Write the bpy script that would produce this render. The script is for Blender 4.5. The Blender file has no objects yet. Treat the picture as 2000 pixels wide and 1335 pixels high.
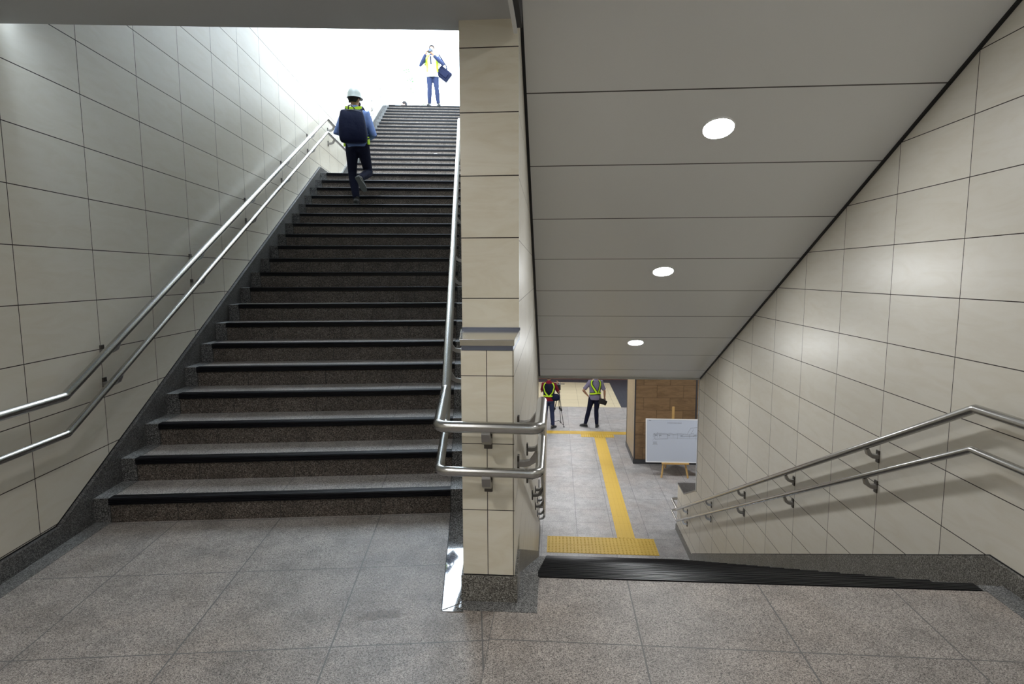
import bpy, bmesh, math, random
from mathutils import Vector, Matrix
random.seed(7)
S = bpy.context.scene
R_ = math.radians
# ------------------------------------------------------------------ camera
F_PX, PITCH, ROLL, CAM_H = 1157.76, R_(6.4642), R_(-0.1554), 1.45
cam = bpy.data.cameras.new('camera'); camo = bpy.data.objects.new('camera', cam); S.collection.objects.link(camo)
S.camera = camo
cam.sensor_fit = 'HORIZONTAL'; cam.sensor_width = 36.0; cam.lens = F_PX * 36.0 / 2000.0
cam.clip_start = 0.05; cam.clip_end = 300
r0 = Vector((1, 0, 0)); fw = Vector((0, math.cos(PITCH), -math.sin(PITCH))); up0 = Vector((0, math.sin(PITCH), math.cos(PITCH))); dn0 = -up0
rr = r0 * math.cos(ROLL) - dn0 * math.sin(ROLL); dd = r0 * math.sin(ROLL) + dn0 * math.cos(ROLL)
M = Matrix.Identity(4)
for i in range(3):
    M[i][0] = rr[i]; M[i][1] = -dd[i]; M[i][2] = -fw[i]
M[0][3], M[1][3], M[2][3] = 0, 0, CAM_H
camo.matrix_world = M
# ------------------------------------------------------------------ world and exposure
W_STR, LAMP, LANDLAMP, HALLLAMP = 14.5, 240.0, 225.0, 390.0
S.view_settings.view_transform = 'Standard'; S.view_settings.look = 'None'
S.view_settings.gamma = 1.0; S.view_settings.use_curve_mapping = False; S.view_settings.exposure = -0.12
wd = bpy.data.worlds.new('World'); S.world = wd; wd.use_nodes = True
bg = wd.node_tree.nodes['Background']; bg.inputs[0].default_value = (0.74, 0.87, 1.0, 1); bg.inputs[1].default_value = W_STR
# ------------------------------------------------------------------ frames (three slightly rotated plan grids of the stairwell)
AL, AR, AS = R_(-3.8555), R_(4.3424), R_(3.8)
FR = {'L': AL, 'R': AR, 'S': AS, 'W': 0.0}
def W(f, u, v, z=0.0):
    a = FR[f]
    return Vector((u * math.cos(a) + v * math.sin(a), -u * math.sin(a) + v * math.cos(a), z))
def unW(f, P):
    a = FR[f]
    return (P.x * math.cos(a) - P.y * math.sin(a), P.x * math.sin(a) + P.y * math.cos(a), P.z)
# ------------------------------------------------------------------ materials
MATS = {}
def newmat(name, col=(.5, .5, .5), rough=.5, metal=0.0, emis=None, estr=0.0, spec=None, trans=0.0):
    m = bpy.data.materials.new(name); m.use_nodes = True
    b = m.node_tree.nodes['Principled BSDF']
    b.inputs['Base Color'].default_value = (*col, 1); b.inputs['Roughness'].default_value = rough; b.inputs['Metallic'].default_value = metal
    if spec is not None: b.inputs['Specular IOR Level'].default_value = spec
    if emis: b.inputs['Emission Color'].default_value = (*emis, 1); b.inputs['Emission Strength'].default_value = estr
    MATS[name] = m
    return m
class NT:
    def __init__(s, m): s.t = m.node_tree; s.b = s.t.nodes['Principled BSDF']
    def n(s, typ, ins=None, **kw):
        x = s.t.nodes.new(typ)
        for k, v in kw.items(): setattr(x, k, v)
        if ins:
            for k, v in ins.items():
                if isinstance(v, bpy.types.NodeSocket): s.t.links.new(v, x.inputs[k])
                else: x.inputs[k].default_value = v
        return x
    def math(s, op, a, b=None):
        d = {0: a}
        if b is not None: d[1] = b
        return s.n('ShaderNodeMath', d, operation=op).outputs[0]
    def mix(s, f, a, b, mode='MIX'):
        x = s.t.nodes.new('ShaderNodeMix'); x.data_type = 'RGBA'; x.blend_type = mode
        for i, v in ((0, f), (6, a), (7, b)):
            if isinstance(v, bpy.types.NodeSocket): s.t.links.new(v, x.inputs[i])
            else: x.inputs[i].default_value = (*v, 1) if isinstance(v, tuple) and len(v) == 3 else v
        return x.outputs[2]
    def ramp(s, fac, stops, interp='LINEAR'):
        x = s.t.nodes.new('ShaderNodeValToRGB'); x.color_ramp.interpolation = interp
        e = x.color_ramp.elements
        while len(e) < len(stops): e.new(0.5)
        for i, (p, c) in enumerate(stops): e[i].position = p; e[i].color = (*c, 1)
        s.t.links.new(fac, x.inputs[0]); return x.outputs[0]
    def frame(s, f):
        g = s.n('ShaderNodeNewGeometry').outputs['Position']
        r = s.n('ShaderNodeVectorRotate', {'Vector': g, 'Angle': FR[f]}, rotation_type='Z_AXIS').outputs[0]
        q = s.n('ShaderNodeSeparateXYZ', {0: r})
        s.pos = r
        return {'u': q.outputs[0], 'v': q.outputs[1], 'z': q.outputs[2]}
    def grid(s, c, w, off, jw, add=None):
        t = s.math('DIVIDE', s.math('SUBTRACT', c, off), w)
        if add is not None: t = s.math('ADD', t, add)
        fr = s.math('FRACT', t); fl = s.math('FLOOR', t)
        d = s.math('MULTIPLY', s.math('MINIMUM', fr, s.math('SUBTRACT', 1.0, fr)), w)
        return s.math('LESS_THAN', d, jw / 2), fl, d
def tile_mat(name, f, A, wa, oa, B, wb, ob, col, joint=(.035, .025, .02), jw=.005, rough=.38, stagger=False, veins=.5, var=.06, vein_col=None, jwb=None):
    m = newmat(name, col, rough); n = NT(m); c = n.frame(f)
    mb, fb, db = n.grid(c[B], wb, ob, jwb or jw)
    add = n.math('MULTIPLY', n.math('FLOORED_MODULO', fb, 2.0), 0.5) if stagger else None
    ma, fa, da = n.grid(c[A], wa, oa, jw, add)
    j = n.math('MAXIMUM', ma, mb)
    idx = n.n('ShaderNodeCombineXYZ', {0: fa, 1: fb, 2: 3.7}).outputs[0]
    wn = n.n('ShaderNodeTexWhiteNoise', {0: idx}, noise_dimensions='3D')
    # soft stone veining, direction offset per tile
    off = n.n('ShaderNodeVectorMath', {0: wn.outputs['Color'], 1: (9, 9, 9)}, operation='MULTIPLY').outputs[0]
    p2 = n.n('ShaderNodeVectorMath', {0: n.pos, 1: off}, operation='ADD').outputs[0]
    p3 = n.n('ShaderNodeVectorMath', {0: p2, 1: (2.2, 2.2, 9.0)}, operation='MULTIPLY').outputs[0]
    nz = n.n('ShaderNodeTexNoise', {'Vector': p3, 'Scale': 1.3, 'Detail': 6.0, 'Roughness': .62, 'Distortion': 1.2}).outputs[0]
    vc = vein_col or tuple(x * y for x, y in zip(col, (.80, .74, .62)))
    colr = n.mix(n.math('MULTIPLY', n.ramp(nz, [(.42, (0, 0, 0)), (.72, (1, 1, 1))]), veins), col, vc)
    val = n.math('ADD', 1 - var / 2, n.math('MULTIPLY', wn.outputs['Value'], var))
    hsv = n.n('ShaderNodeHueSaturation', {'Color': colr, 'Value': val}).outputs[0]
    fin = n.mix(j, hsv, joint)
    n.t.links.new(fin, n.b.inputs['Base Color'])
    rg = n.math('ADD', rough, n.math('MULTIPLY', j, .5)); n.t.links.new(rg, n.b.inputs['Roughness'])
    h = n.math('SUBTRACT', 1.0, j)
    bp = n.n('ShaderNodeBump', {'Height': h, 'Distance': .002, 'Strength': .6}).outputs[0]
    n.t.links.new(bp, n.b.inputs['Normal'])
    return m
def granite_mat(name, f, stops, scale=150, rough=.55, grids=(), joint=(.08, .075, .075), jw=.004, blotch=.35, tint=None, stain=None, margin=None, tilevar=0.0, coat=0.0):
    m = newmat(name, stops[1][1], rough); n = NT(m); c = n.frame(f)
    scale = scale * 1.75
    wv = n.n('ShaderNodeTexNoise', {'Vector': n.pos, 'Scale': scale * .9, 'Detail': 2.0}).outputs['Color']
    wp = n.n('ShaderNodeVectorMath', {0: n.pos, 1: n.n('ShaderNodeVectorMath', {0: wv, 1: (.9 / scale,) * 3}, operation='MULTIPLY').outputs[0]}, operation='ADD').outputs[0]
    vo = n.n('ShaderNodeTexVoronoi', {'Vector': wp, 'Scale': float(scale)}, feature='F1').outputs['Color']
    g = n.n('ShaderNodeSeparateColor', {0: vo}).outputs[0]
    fine = n.n('ShaderNodeTexNoise', {'Vector': n.pos, 'Scale': scale * .55, 'Detail': 3.0, 'Roughness': .7}).outputs[0]
    k = n.math('ADD', n.math('MULTIPLY', g, .62), n.math('MULTIPLY', n.math('SUBTRACT', fine, .31), .62))
    col = n.ramp(k, stops)
    big = n.n('ShaderNodeTexNoise', {'Vector': n.pos, 'Scale': 5.0, 'Detail': 7.0, 'Roughness': .68}).outputs[0]
    bl = n.ramp(big, [(.38, (1 - blotch,) * 3), (.58, (1, 1, 1))])
    col = n.mix(1.0, col, bl, 'MULTIPLY')
    if tint:
        b2 = n.n('ShaderNodeTexNoise', {'Vector': n.pos, 'Scale': 1.6, 'Detail': 3.0}).outputs[0]
        col = n.mix(n.ramp(b2, [(.45, (0, 0, 0)), (.65, (.8, .8, .8))]), col, n.mix(1.0, col, tint, 'MULTIPLY'))
    j = None; fls = []
    for (ax, w, off) in grids:
        mk, fl, _ = n.grid(c[ax], w, off, jw); fls.append(fl)
        j = mk if j is None else n.math('MAXIMUM', j, mk)
    if tilevar and fls:
        idx = n.n('ShaderNodeCombineXYZ', {0: fls[0], 1: fls[1] if len(fls) > 1 else 1.0, 2: 1.3}).outputs[0]
        wn = n.n('ShaderNodeTexWhiteNoise', {0: idx}, noise_dimensions='3D').outputs['Value']
        col = n.n('ShaderNodeHueSaturation', {'Color': col, 'Value': n.math('ADD', 1 - tilevar / 2, n.math('MULTIPLY', wn, tilevar))}).outputs[0]
    if stain:                                            # a damp smear with a shape of its own
        (su, sv, ru, rv) = stain
        wob = n.math('MULTIPLY', n.math('SUBTRACT', n.n('ShaderNodeTexNoise', {'Vector': n.pos, 'Scale': 22.0, 'Detail': 4.0}).outputs[0], .5), 1.7)
        du = n.math('DIVIDE', n.math('SUBTRACT', c['u'], su), ru); dv = n.math('DIVIDE', n.math('SUBTRACT', c['v'], sv), rv)
        d = n.math('ADD', n.math('SQRT', n.math('ADD', n.math('MULTIPLY', du, du), n.math('MULTIPLY', dv, dv))), wob)
        msk = n.ramp(d, [(.55, (1, 1, 1)), (1.0, (0, 0, 0))])
        col = n.mix(n.math('MULTIPLY', msk, .75), col, n.mix(1.0, col, (.42, .38, .36), 'MULTIPLY'))
    if margin:                                           # finer grey stone at both ends of a step
        (lo, hi, gst) = margin
        ms = n.math('MAXIMUM', n.math('LESS_THAN', c['u'], lo), n.math('GREATER_THAN', c['u'], hi))
        col = n.mix(ms, col, n.ramp(k, gst))
        for e in (lo, hi):
            jl = n.math('LESS_THAN', n.math('ABSOLUTE', n.math('SUBTRACT', c['u'], e)), jw * .6)
            col = n.mix(jl, col, (.015, .015, .015))
        if j is not None: j = n.math('MULTIPLY', j, n.math('SUBTRACT', 1.0, ms))
    if j is not None: col = n.mix(j, col, joint)
    n.t.links.new(col, n.b.inputs['Base Color'])
    if coat: n.b.inputs['Coat Weight'].default_value = coat; n.b.inputs['Coat Roughness'].default_value = .02
    bp = n.n('ShaderNodeBump', {'Height': k, 'Distance': .001, 'Strength': .25 if rough > .2 else 0.0}).outputs[0]
    if rough > .2: n.t.links.new(bp, n.b.inputs['Normal'])
    return m
def metal_mat(name, col=(.62, .61, .58), rough=.26):
    m = newmat(name, col, rough, 1.0); n = NT(m)
    g = n.n('ShaderNodeNewGeometry').outputs['Position']
    nz = n.n('ShaderNodeTexNoise', {'Vector': g, 'Scale': 300.0, 'Detail': 2.0}).outputs[0]
    n.t.links.new(n.math('ADD', rough - .02, n.math('MULTIPLY', nz, .04)), n.b.inputs['Roughness'])
    return m
def cloth_mat(name, col, rough=.85, amt=.25):
    m = newmat(name, col, rough, spec=.12); n = NT(m)
    g = n.n('ShaderNodeTexCoord').outputs['Object']
    nz = n.n('ShaderNodeTexNoise', {'Vector': g, 'Scale': 14.0, 'Detail': 5.0}).outputs[0]
    n.t.links.new(n.mix(n.math('MULTIPLY', nz, amt), col, tuple(x * .45 for x in col)), n.b.inputs['Base Color'])
    n.t.links.new(n.n('ShaderNodeBump', {'Height': nz, 'Distance': .012, 'Strength': .6}).outputs[0], n.b.inputs['Normal'])
    return m
def wood_mat(name, c1, c2):
    m = newmat(name, c1, .5); n = NT(m)
    g = n.n('ShaderNodeTexCoord').outputs['Object']
    p = n.n('ShaderNodeVectorMath', {0: g, 1: (18, 18, 3)}, operation='MULTIPLY').outputs[0]
    nz = n.n('ShaderNodeTexNoise', {'Vector': p, 'Scale': 1.5, 'Detail': 4.0}).outputs[0]
    n.t.links.new(n.mix(nz, c1, c2), n.b.inputs['Base Color']); return m
BEIGE = (.63, .595, .52)
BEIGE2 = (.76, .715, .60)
M_TL = tile_mat('beige_tile_left', 'L', 'v', .6233, 3.121, 'z', .2983, 2.797 - 12 * .2983, BEIGE, veins=.3)
M_TR = tile_mat('beige_tile_right', 'R', 'v', .6507, 3.2791, 'z', .3101, 2.2509 - 24 * .3101, BEIGE, veins=.3)
M_TC = tile_mat('beige_tile_centre_side', 'S', 'v', .624, 3.13, 'z', .2985, .125 - 12 * .2985, BEIGE, veins=.3, jw=.003, joint=(.2, .18, .15))
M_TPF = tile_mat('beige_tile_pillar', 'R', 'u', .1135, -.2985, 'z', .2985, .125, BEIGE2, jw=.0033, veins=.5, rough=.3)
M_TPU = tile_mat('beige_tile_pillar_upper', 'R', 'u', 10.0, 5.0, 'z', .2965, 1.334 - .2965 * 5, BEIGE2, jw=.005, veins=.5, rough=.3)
M_TE = tile_mat('beige_tile_ends', 'R', 'u', .62, .1, 'z', .3, -2.96, BEIGE)
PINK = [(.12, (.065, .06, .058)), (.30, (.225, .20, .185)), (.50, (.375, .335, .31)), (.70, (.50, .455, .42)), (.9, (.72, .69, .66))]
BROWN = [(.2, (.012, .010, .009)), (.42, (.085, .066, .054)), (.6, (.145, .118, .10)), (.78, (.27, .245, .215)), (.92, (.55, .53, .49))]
GREY = [(.2, (.02, .02, .022)), (.4, (.13, .13, .13)), (.6, (.27, .27, .265)), (.8, (.44, .44, .43)), (.95, (.7, .7, .68))]
GREYD = [(.25, (.015, .015, .016)), (.45, (.085, .083, .082)), (.65, (.17, .168, .165)), (.85, (.36, .36, .35)), (.95, (.6, .6, .58))]
M_FL = granite_mat('pink_granite_floor_left', 'L', PINK, 190, .5, [('u', .595, -1.757), ('v', .638, 2.222)], jw=.006, joint=(.12, .115, .115), blotch=.3, tint=(.98, .93, .88), stain=(-.42, 2.43, .13, .045), tilevar=.14)
M_FRT = granite_mat('pink_granite_floor_right', 'R', PINK, 190, .5, [('u', .606, -.264), ('v', .62, 2.215)], jw=.006, joint=(.12, .115, .115), blotch=.25, tint=(1, .95, .9), tilevar=.12)
M_FH = granite_mat('grey_granite_floor_hall', 'R', [(.15, (.2, .2, .2)), (.4, (.36, .36, .36)), (.6, (.5, .49, .49)), (.85, (.68, .68, .68)), (.95, (.8, .8, .8))], 130, .45,
                   [('u', .6, .37), ('v', .6, 9.66)], joint=(.16, .16, .17), jw=.008, blotch=.22, tint=(1, .94, .9), tilevar=.16)
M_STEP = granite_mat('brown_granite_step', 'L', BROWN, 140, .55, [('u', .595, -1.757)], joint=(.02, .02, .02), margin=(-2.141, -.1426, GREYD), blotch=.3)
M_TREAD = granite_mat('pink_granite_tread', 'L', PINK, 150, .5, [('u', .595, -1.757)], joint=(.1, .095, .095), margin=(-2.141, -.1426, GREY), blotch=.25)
M_STEPD = granite_mat('brown_granite_step_down', 'S', BROWN, 140, .55, [('u', .606, -.264)], joint=(.02, .02, .02), margin=(-.058, 1.99, GREY), blotch=.3)
M_GREY = granite_mat('grey_granite_base', 'R', [(.2, (.04, .036, .03)), (.42, (.14, .13, .115)), (.6, (.26, .25, .225)), (.8, (.42, .41, .38)), (.95, (.62, .6, .56))], 150, .42, (), blotch=.2)
M_GREYL = granite_mat('grey_granite_border', 'R', GREY, 170, .3, (), blotch=.15)
M_POL = granite_mat('polished_grey_granite', 'L', GREY, 170, .04, (), blotch=.15, coat=1.0)
M_STR = granite_mat('grey_granite_stringer', 'L', GREYD, 150, .3, (), blotch=.2)
M_STEEL = metal_mat('brushed_steel', (.47, .465, .45), .25)
M_STEELD = metal_mat('dull_steel', (.36, .35, .34), .38)
M_PLATE = metal_mat('dark_steel_plate', (.12, .11, .10), .4)
M_RUB = newmat('black_nosing', (.003, .003, .005), .36, spec=.22)
M_WHITEP = newmat('white_painted_panel', (.72, .72, .71), .6)
M_BLACK = newmat('black_gap', (.004, .004, .006), .6)
M_EMIT = newmat('lamp_diffuser', (1, 1, 1), .5, emis=(.95, .98, 1.0), estr=LAMP)
M_EMITL = newmat('landing_lamp_diffuser', (1, 1, 1), .5, emis=(1.0, .985, .95), estr=LANDLAMP)
M_EMITR = newmat('landing_lamp_diffuser_dim', (1, 1, 1), .5, emis=(1.0, .985, .95), estr=LANDLAMP * .5)
M_EMITH = newmat('hall_lamp_diffuser', (1, 1, 1), .5, emis=(.97, .98, 1.0), estr=HALLLAMP)
M_RING = newmat('lamp_ring', (.85, .85, .85), .35)
M_YEL = newmat('yellow_tactile', (.62, .415, .06), .55)
def soffit_mat():
    m = newmat('soffit_panel', (.60, .60, .59), .38); n = NT(m); c = n.frame('R')
    mk, fl, _ = n.grid(c['v'], .6115, 3.495, .009)
    fin = n.mix(mk, (.76, .76, .75), (.07, .065, .06)); n.t.links.new(fin, n.b.inputs['Base Color'])
    n.t.links.new(n.n('ShaderNodeBump', {'Height': n.math('SUBTRACT', 1.0, mk), 'Distance': .003, 'Strength': .5}).outputs[0], n.b.inputs['Normal'])
    n.b.inputs['Specular IOR Level'].default_value = .5
    return m
M_SOF = soffit_mat()
M_CEIL = newmat('grey_ceiling_board', (.52, .53, .545), .55)
# ------------------------------------------------------------------ mesh helpers
C = S.collection
class MB:
    def __init__(s): s.v = []; s.f = []; s.m = []; s.cur = 0
    def add(s, vs, fs):
        o = len(s.v); s.v += [Vector(p) for p in vs]
        for f in fs: s.f.append(tuple(o + i for i in f)); s.m.append(s.cur)
        return s
    def box(s, a, b, f='W'):
        (x0, y0, z0), (x1, y1, z1) = a, b
        P = [W(f, x, y, z) for z in (z0, z1) for (x, y) in ((x0, y0), (x1, y0), (x1, y1), (x0, y1))]
        return s.add(P, [(3, 2, 1, 0), (4, 5, 6, 7), (0, 1, 5, 4), (1, 2, 6, 5), (2, 3, 7, 6), (3, 0, 4, 7)])
    def prism(s, pts, z0, z1):                       # plan polygon (world xy, CCW) extruded in z
        n = len(pts)
        P = [Vector((p[0], p[1], z0)) for p in pts] + [Vector((p[0], p[1], z1)) for p in pts]
        F = [tuple(range(n - 1, -1, -1)), tuple(range(n, 2 * n))] + [(i, (i + 1) % n, n + (i + 1) % n, n + i) for i in range(n)]
        return s.add(P, F)
    def side(s, prof, u0, u1, f):                    # (v,z) profile extruded along u
        n = len(prof)
        P = [W(f, u0, v, z) for v, z in prof] + [W(f, u1, v, z) for v, z in prof]
        F = [tuple(range(n)), tuple(range(2 * n - 1, n - 1, -1))] + [((i + 1) % n, i, n + i, n + (i + 1) % n) for i in range(n)]
        return s.add(P, F)
    def tube(s, pts, r, seg=14, caps=True, flat=None):
        pts = [Vector(p) for p in pts]; n = len(pts)
        rs = r if isinstance(r, (list, tuple)) else [r] * n
        tang = []
        for i in range(n):
            a = pts[max(i - 1, 0)]; b = pts[min(i + 1, n - 1)]; t = (b - a)
            if 0 < i < n - 1: t = (pts[i] - pts[i - 1]).normalized() + (pts[i + 1] - pts[i]).normalized()
            tang.append(t.normalized())
        t0 = tang[0]; ref = Vector((0, 0, 1)) if abs(t0.z) < .9 else Vector((0, 1, 0))
        N = (ref - t0 * ref.dot(t0)).normalized(); o = len(s.v); P = []
        for i in range(n):
            if i:
                ax = tang[i - 1].cross(tang[i])
                if ax.length > 1e-7: N = Matrix.Rotation(tang[i - 1].angle(tang[i]), 3, ax.normalized()) @ N
            B = tang[i].cross(N)
            k = 1.0; mit = Vector((0, 0, 0))
            if 0 < i < n - 1:
                cs = (pts[i] - pts[i - 1]).normalized().dot((pts[i + 1] - pts[i]).normalized()); k = 1 / max(.5, math.sqrt(max(.02, (1 + cs) / 2)))
                bd = (pts[i + 1] - pts[i]).normalized() - (pts[i] - pts[i - 1]).normalized()
                if bd.length > 1e-6: mit = bd.normalized()
            rx, ry = (rs[i], rs[i]) if not isinstance(rs[i], tuple) else rs[i]
            for j in range(seg):
                a = 2 * math.pi * j / seg; d = N * math.cos(a) * ry + B * math.sin(a) * rx
                if mit.length: d = d + mit * d.dot(mit) * (k - 1)
                P.append(pts[i] + d)
        F = [(i * seg + j, i * seg + (j + 1) % seg, (i + 1) * seg + (j + 1) % seg, (i + 1) * seg + j) for i in range(n - 1) for j in range(seg)]
        if caps: F += [tuple(range(seg - 1, -1, -1)), tuple((n - 1) * seg + j for j in range(seg))]
        return s.add(P, F)
    def ell(s, c, r, seg=16, rings=10, rot=None):
        P = []; F = []; c = Vector(c)
        for i in range(rings + 1):
            ph = math.pi * i / rings
            for j in range(seg):
                a = 2 * math.pi * j / seg
                p = Vector((r[0] * math.sin(ph) * math.cos(a), r[1] * math.sin(ph) * math.sin(a), r[2] * math.cos(ph)))
                P.append(c + (rot @ p if rot else p))
        for i in range(rings):
            for j in range(seg): F.append((i * seg + j, (i + 1) * seg + j, (i + 1) * seg + (j + 1) % seg, i * seg + (j + 1) % seg))
        return s.add(P, F)
    def lathe(s, prof, c=(0, 0, 0), seg=32):
        P = []; F = []; c = Vector(c); n = len(prof)
        for r, z in prof:
            for j in range(seg): P.append(c + Vector((r * math.cos(2 * math.pi * j / seg), r * math.sin(2 * math.pi * j / seg), z)))
        for i in range(n - 1):
            for j in range(seg): F.append((i * seg + j, i * seg + (j + 1) % seg, (i + 1) * seg + (j + 1) % seg, (i + 1) * seg + j))
        F += [tuple(range(seg - 1, -1, -1)), tuple((n - 1) * seg + j for j in range(seg))]
        return s.add(P, F)
    def build(s, name, mats, parent=None, origin=None, smooth=False, bevel=0.0, fix=True):
        me = bpy.data.meshes.new(name)
        if parent is not None and origin is None: origin = Vector(parent.get('_o', (0, 0, 0)))
        if origin is None:
            if s.v:
                xs = [p.x for p in s.v]; ys = [p.y for p in s.v]; zs = [p.z for p in s.v]
                origin = Vector(((min(xs) + max(xs)) / 2, (min(ys) + max(ys)) / 2, min(zs)))
            if parent is not None: origin = Vector((0, 0, 0))
        origin = Vector(origin)
        me.from_pydata([tuple(p - origin) for p in s.v], [], s.f)
        if not isinstance(mats, (list, tuple)): mats = [mats]
        for m in mats: me.materials.append(m)
        if len(mats) > 1:
            for p, k in zip(me.polygons, s.m): p.material_index = k
        if fix:
            bm = bmesh.new(); bm.from_mesh(me); bmesh.ops.recalc_face_normals(bm, faces=bm.faces); bm.to_mesh(me); bm.free()
        if smooth:
            for p in me.polygons: p.use_smooth = True
        o = bpy.data.objects.new(name, me); C.objects.link(o)
        if parent is not None: o.parent = parent; o['_o'] = tuple(origin)
        else: o.location = origin; o['_o'] = tuple(origin)
        if bevel:
            md = o.modifiers.new('bevel', 'BEVEL'); md.width = bevel; md.segments = 2; md.limit_method = 'ANGLE'
        return o
def soft(o, ang=40):
    for p in o.data.polygons: p.use_smooth = True
    try: o.data.set_sharp_from_angle(angle=R_(ang))
    except Exception: pass
    return o
def tag(o, label=None, cat=None, group=None, kind=None):
    for k, v in (('label', label), ('category', cat), ('group', group), ('kind', kind)):
        if v: o[k] = v
    return o
def empty(name, loc, rz=0.0):
    o = bpy.data.objects.new(name, None); C.objects.link(o); o.location = loc; o.rotation_euler = (0, 0, rz); o.empty_display_size = .1
    o['_o'] = tuple(loc) if rz == 0 else (0, 0, 0)
    return o
def copy_tree(o, parent=None):
    c = o.copy(); C.objects.link(c); c.parent = parent
    for ch in list(o.children): copy_tree(ch, c)
    return c
def struct(mb, name, mats, label=None, **k):
    o = mb.build(name, mats, **k); o['kind'] = 'structure'
    if label: o['label'] = label; 
    return o
def xy(f, u, v): p = W(f, u, v); return (p.x, p.y)
# ------------------------------------------------------------------ constants of the stairs
RI, TL_, V0, V2 = .148, .3006, 3.519, 10.7716
VD, TD, ZB = 2.768, .3085, -2.96
ZUP = 40 * RI
CEIL_Z = 2.645
def ycut(u):                                         # L-frame v of the flat ceiling's far edge
    return 3.14
# ------------------------------------------------------------------ floors
pts = [xy('L', -2.3, -3.2), xy('R', -.264, -3.2), xy('R', -.264, 2.49), xy('L', -.049, 3.55), xy('L', -2.3, 3.55)]
struct(MB().prism(pts, -.12, 0), 'floor', M_FL, 'pinkish granite landing floor at the foot of the climbing stair')
pts = [xy('R', -.264, -3.2), xy('R', 2.2, -3.2), xy('R', 2.2, 2.73), xy('S', 1.98, 2.713), xy('S', -.2, 2.713), xy('R', -.264, 2.49)]
struct(MB().prism(pts, -.12, 0), 'floor', M_FRT, 'pinkish granite landing floor before the descending stair')
b = MB(); b.box((-2.235, -3.2, 0), (-2.145, 3.53, .0025), 'L'); b.box((1.975, -3.2, 0), (2.085, 2.75, .0025), 'R')
b.box((-.168, 2.41, 0), (-.0785, 2.75, .0025), 'R'); b.box((-.409, 2.41, 0), (-.168, 2.49, .0025), 'R')
struct(b, 'trim_1', M_GREYL)
b = MB(); P0 = unW('L', W('R', -.409, 2.49)); 
b.add([W('L', -.146, 2.447, .003), W('L', -.049, 2.505, .003), W('L', -.049, 3.522, .003), W('L', -.143, 3.522, .003)], [(0, 1, 2, 3)])
b.add([W('L', -.143, 2.44, .003), W('L', -.052, 2.425, .003), W('L', -.049, 2.499, .003)], [(0, 1, 2)])
b.add([W('L', -.1475, 2.44, .004), W('L', -.1435, 2.44, .004), W('L', -.1405, 3.522, .004), W('L', -.1445, 3.522, .004)], [(0, 1, 2, 3)])
b.m[-1] = 1
struct(b, 'trim_2', [M_POL, M_BLACK], 'polished grey granite strip beside the pillar foot')
# lower hall
b = MB(); b.box((-7, 8.6, ZB - .15), (9, 19.65, ZB), 'R'); struct(b, 'floor', M_FH, 'pale grey granite floor of the lower hall')
M_CREAM = tile_mat('cream_floor', 'R', 'u', .6, .16, 'v', .6, 19.65, (.70, .64, .46), joint=(.45, .41, .3), jw=.01, rough=.3, veins=.15)
struct(MB().box((-7, 19.65, ZB - .15), (2.16, 24.2, ZB), 'R'), 'floor', M_CREAM, 'cream tiled floor beyond the granite')
M_DARKF = tile_mat('dark_slate_floor', 'R', 'u', .3, 2.16, 'v', .1, 19.65, (.045, .055, .075), joint=(.09, .1, .12), jw=.006, rough=.4, veins=.3, stagger=True, vein_col=(.09, .1, .12))
struct(MB().box((2.16, 19.65, ZB - .15), (9, 24.9, ZB), 'R').box((-7, 24.2, ZB - .15), (2.16, 24.9, ZB), 'R'), 'floor', M_DARKF, 'dark slate tiled floor in the far corner')
M_MAR = newmat('maroon_wall', (.16, .07, .05), .6)
struct(MB().box((-7, 24.9, ZB - .1), (9, 25.1, .2), 'R'), 'wall_back', M_MAR)
struct(MB().box((-7.2, 8.6, ZB - .1), (-7, 25, .2), 'R'), 'wall_left', M_TE)
struct(MB().box((9, 8.6, ZB - .1), (9.2, 25, .2), 'R'), 'wall_right', M_TE)
struct(MB().box((-7, 8.78, .05), (9, 25, .2), 'R'), 'ceiling', M_WHITEP)
struct(MB().box((2.45, 8.55, ZB - .1), (9, 8.75, .2), 'R').box((-7, 8.55, ZB - .1), (-1.28, 8.75, .2), 'R'), 'wall_front', M_TE)
# ------------------------------------------------------------------ walls
struct(MB().box((-2.55, -3.2, 0), (-2.26, 3.1, 3.0), 'L').box((-2.55, 3.1, 0), (-2.26, 16.9, 7.4), 'L'), 'wall_left', M_TL, 'beige tiled wall beside the climbing stair')
b = MB(); b.box((2.104, -3.2, -3.0), (2.45, 8.8, 3.4), 'R')
b.side([(8.8, ZB - .05), (10.1, ZB - .05), (10.1, -2.15), (9.6, -2.15), (8.8, -1.79)], 2.104, 2.44, 'R')
struct(b, 'wall_right', M_TR, 'beige tiled wall beside the descending stair')
struct(MB().side([(8.8, -1.79), (9.6, -2.15), (10.1, -2.15), (10.1, -2.125), (9.6, -2.125), (8.8, -1.765)], 2.1, 2.46, 'R'), 'trim_3', M_STR, 'grey stone coping on the low end of the right wall')
struct(MB().box((2.096, 8.795, -1.8), (2.11, 8.812, -.06), 'R'), 'trim_4', metal_mat('bright_trim', (.75, .78, .85), .3))
struct(MB().box((-2.6, -3.4, 0), (2.6, -3.2, 3.4), 'W'), 'wall_back', M_TE)
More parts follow.
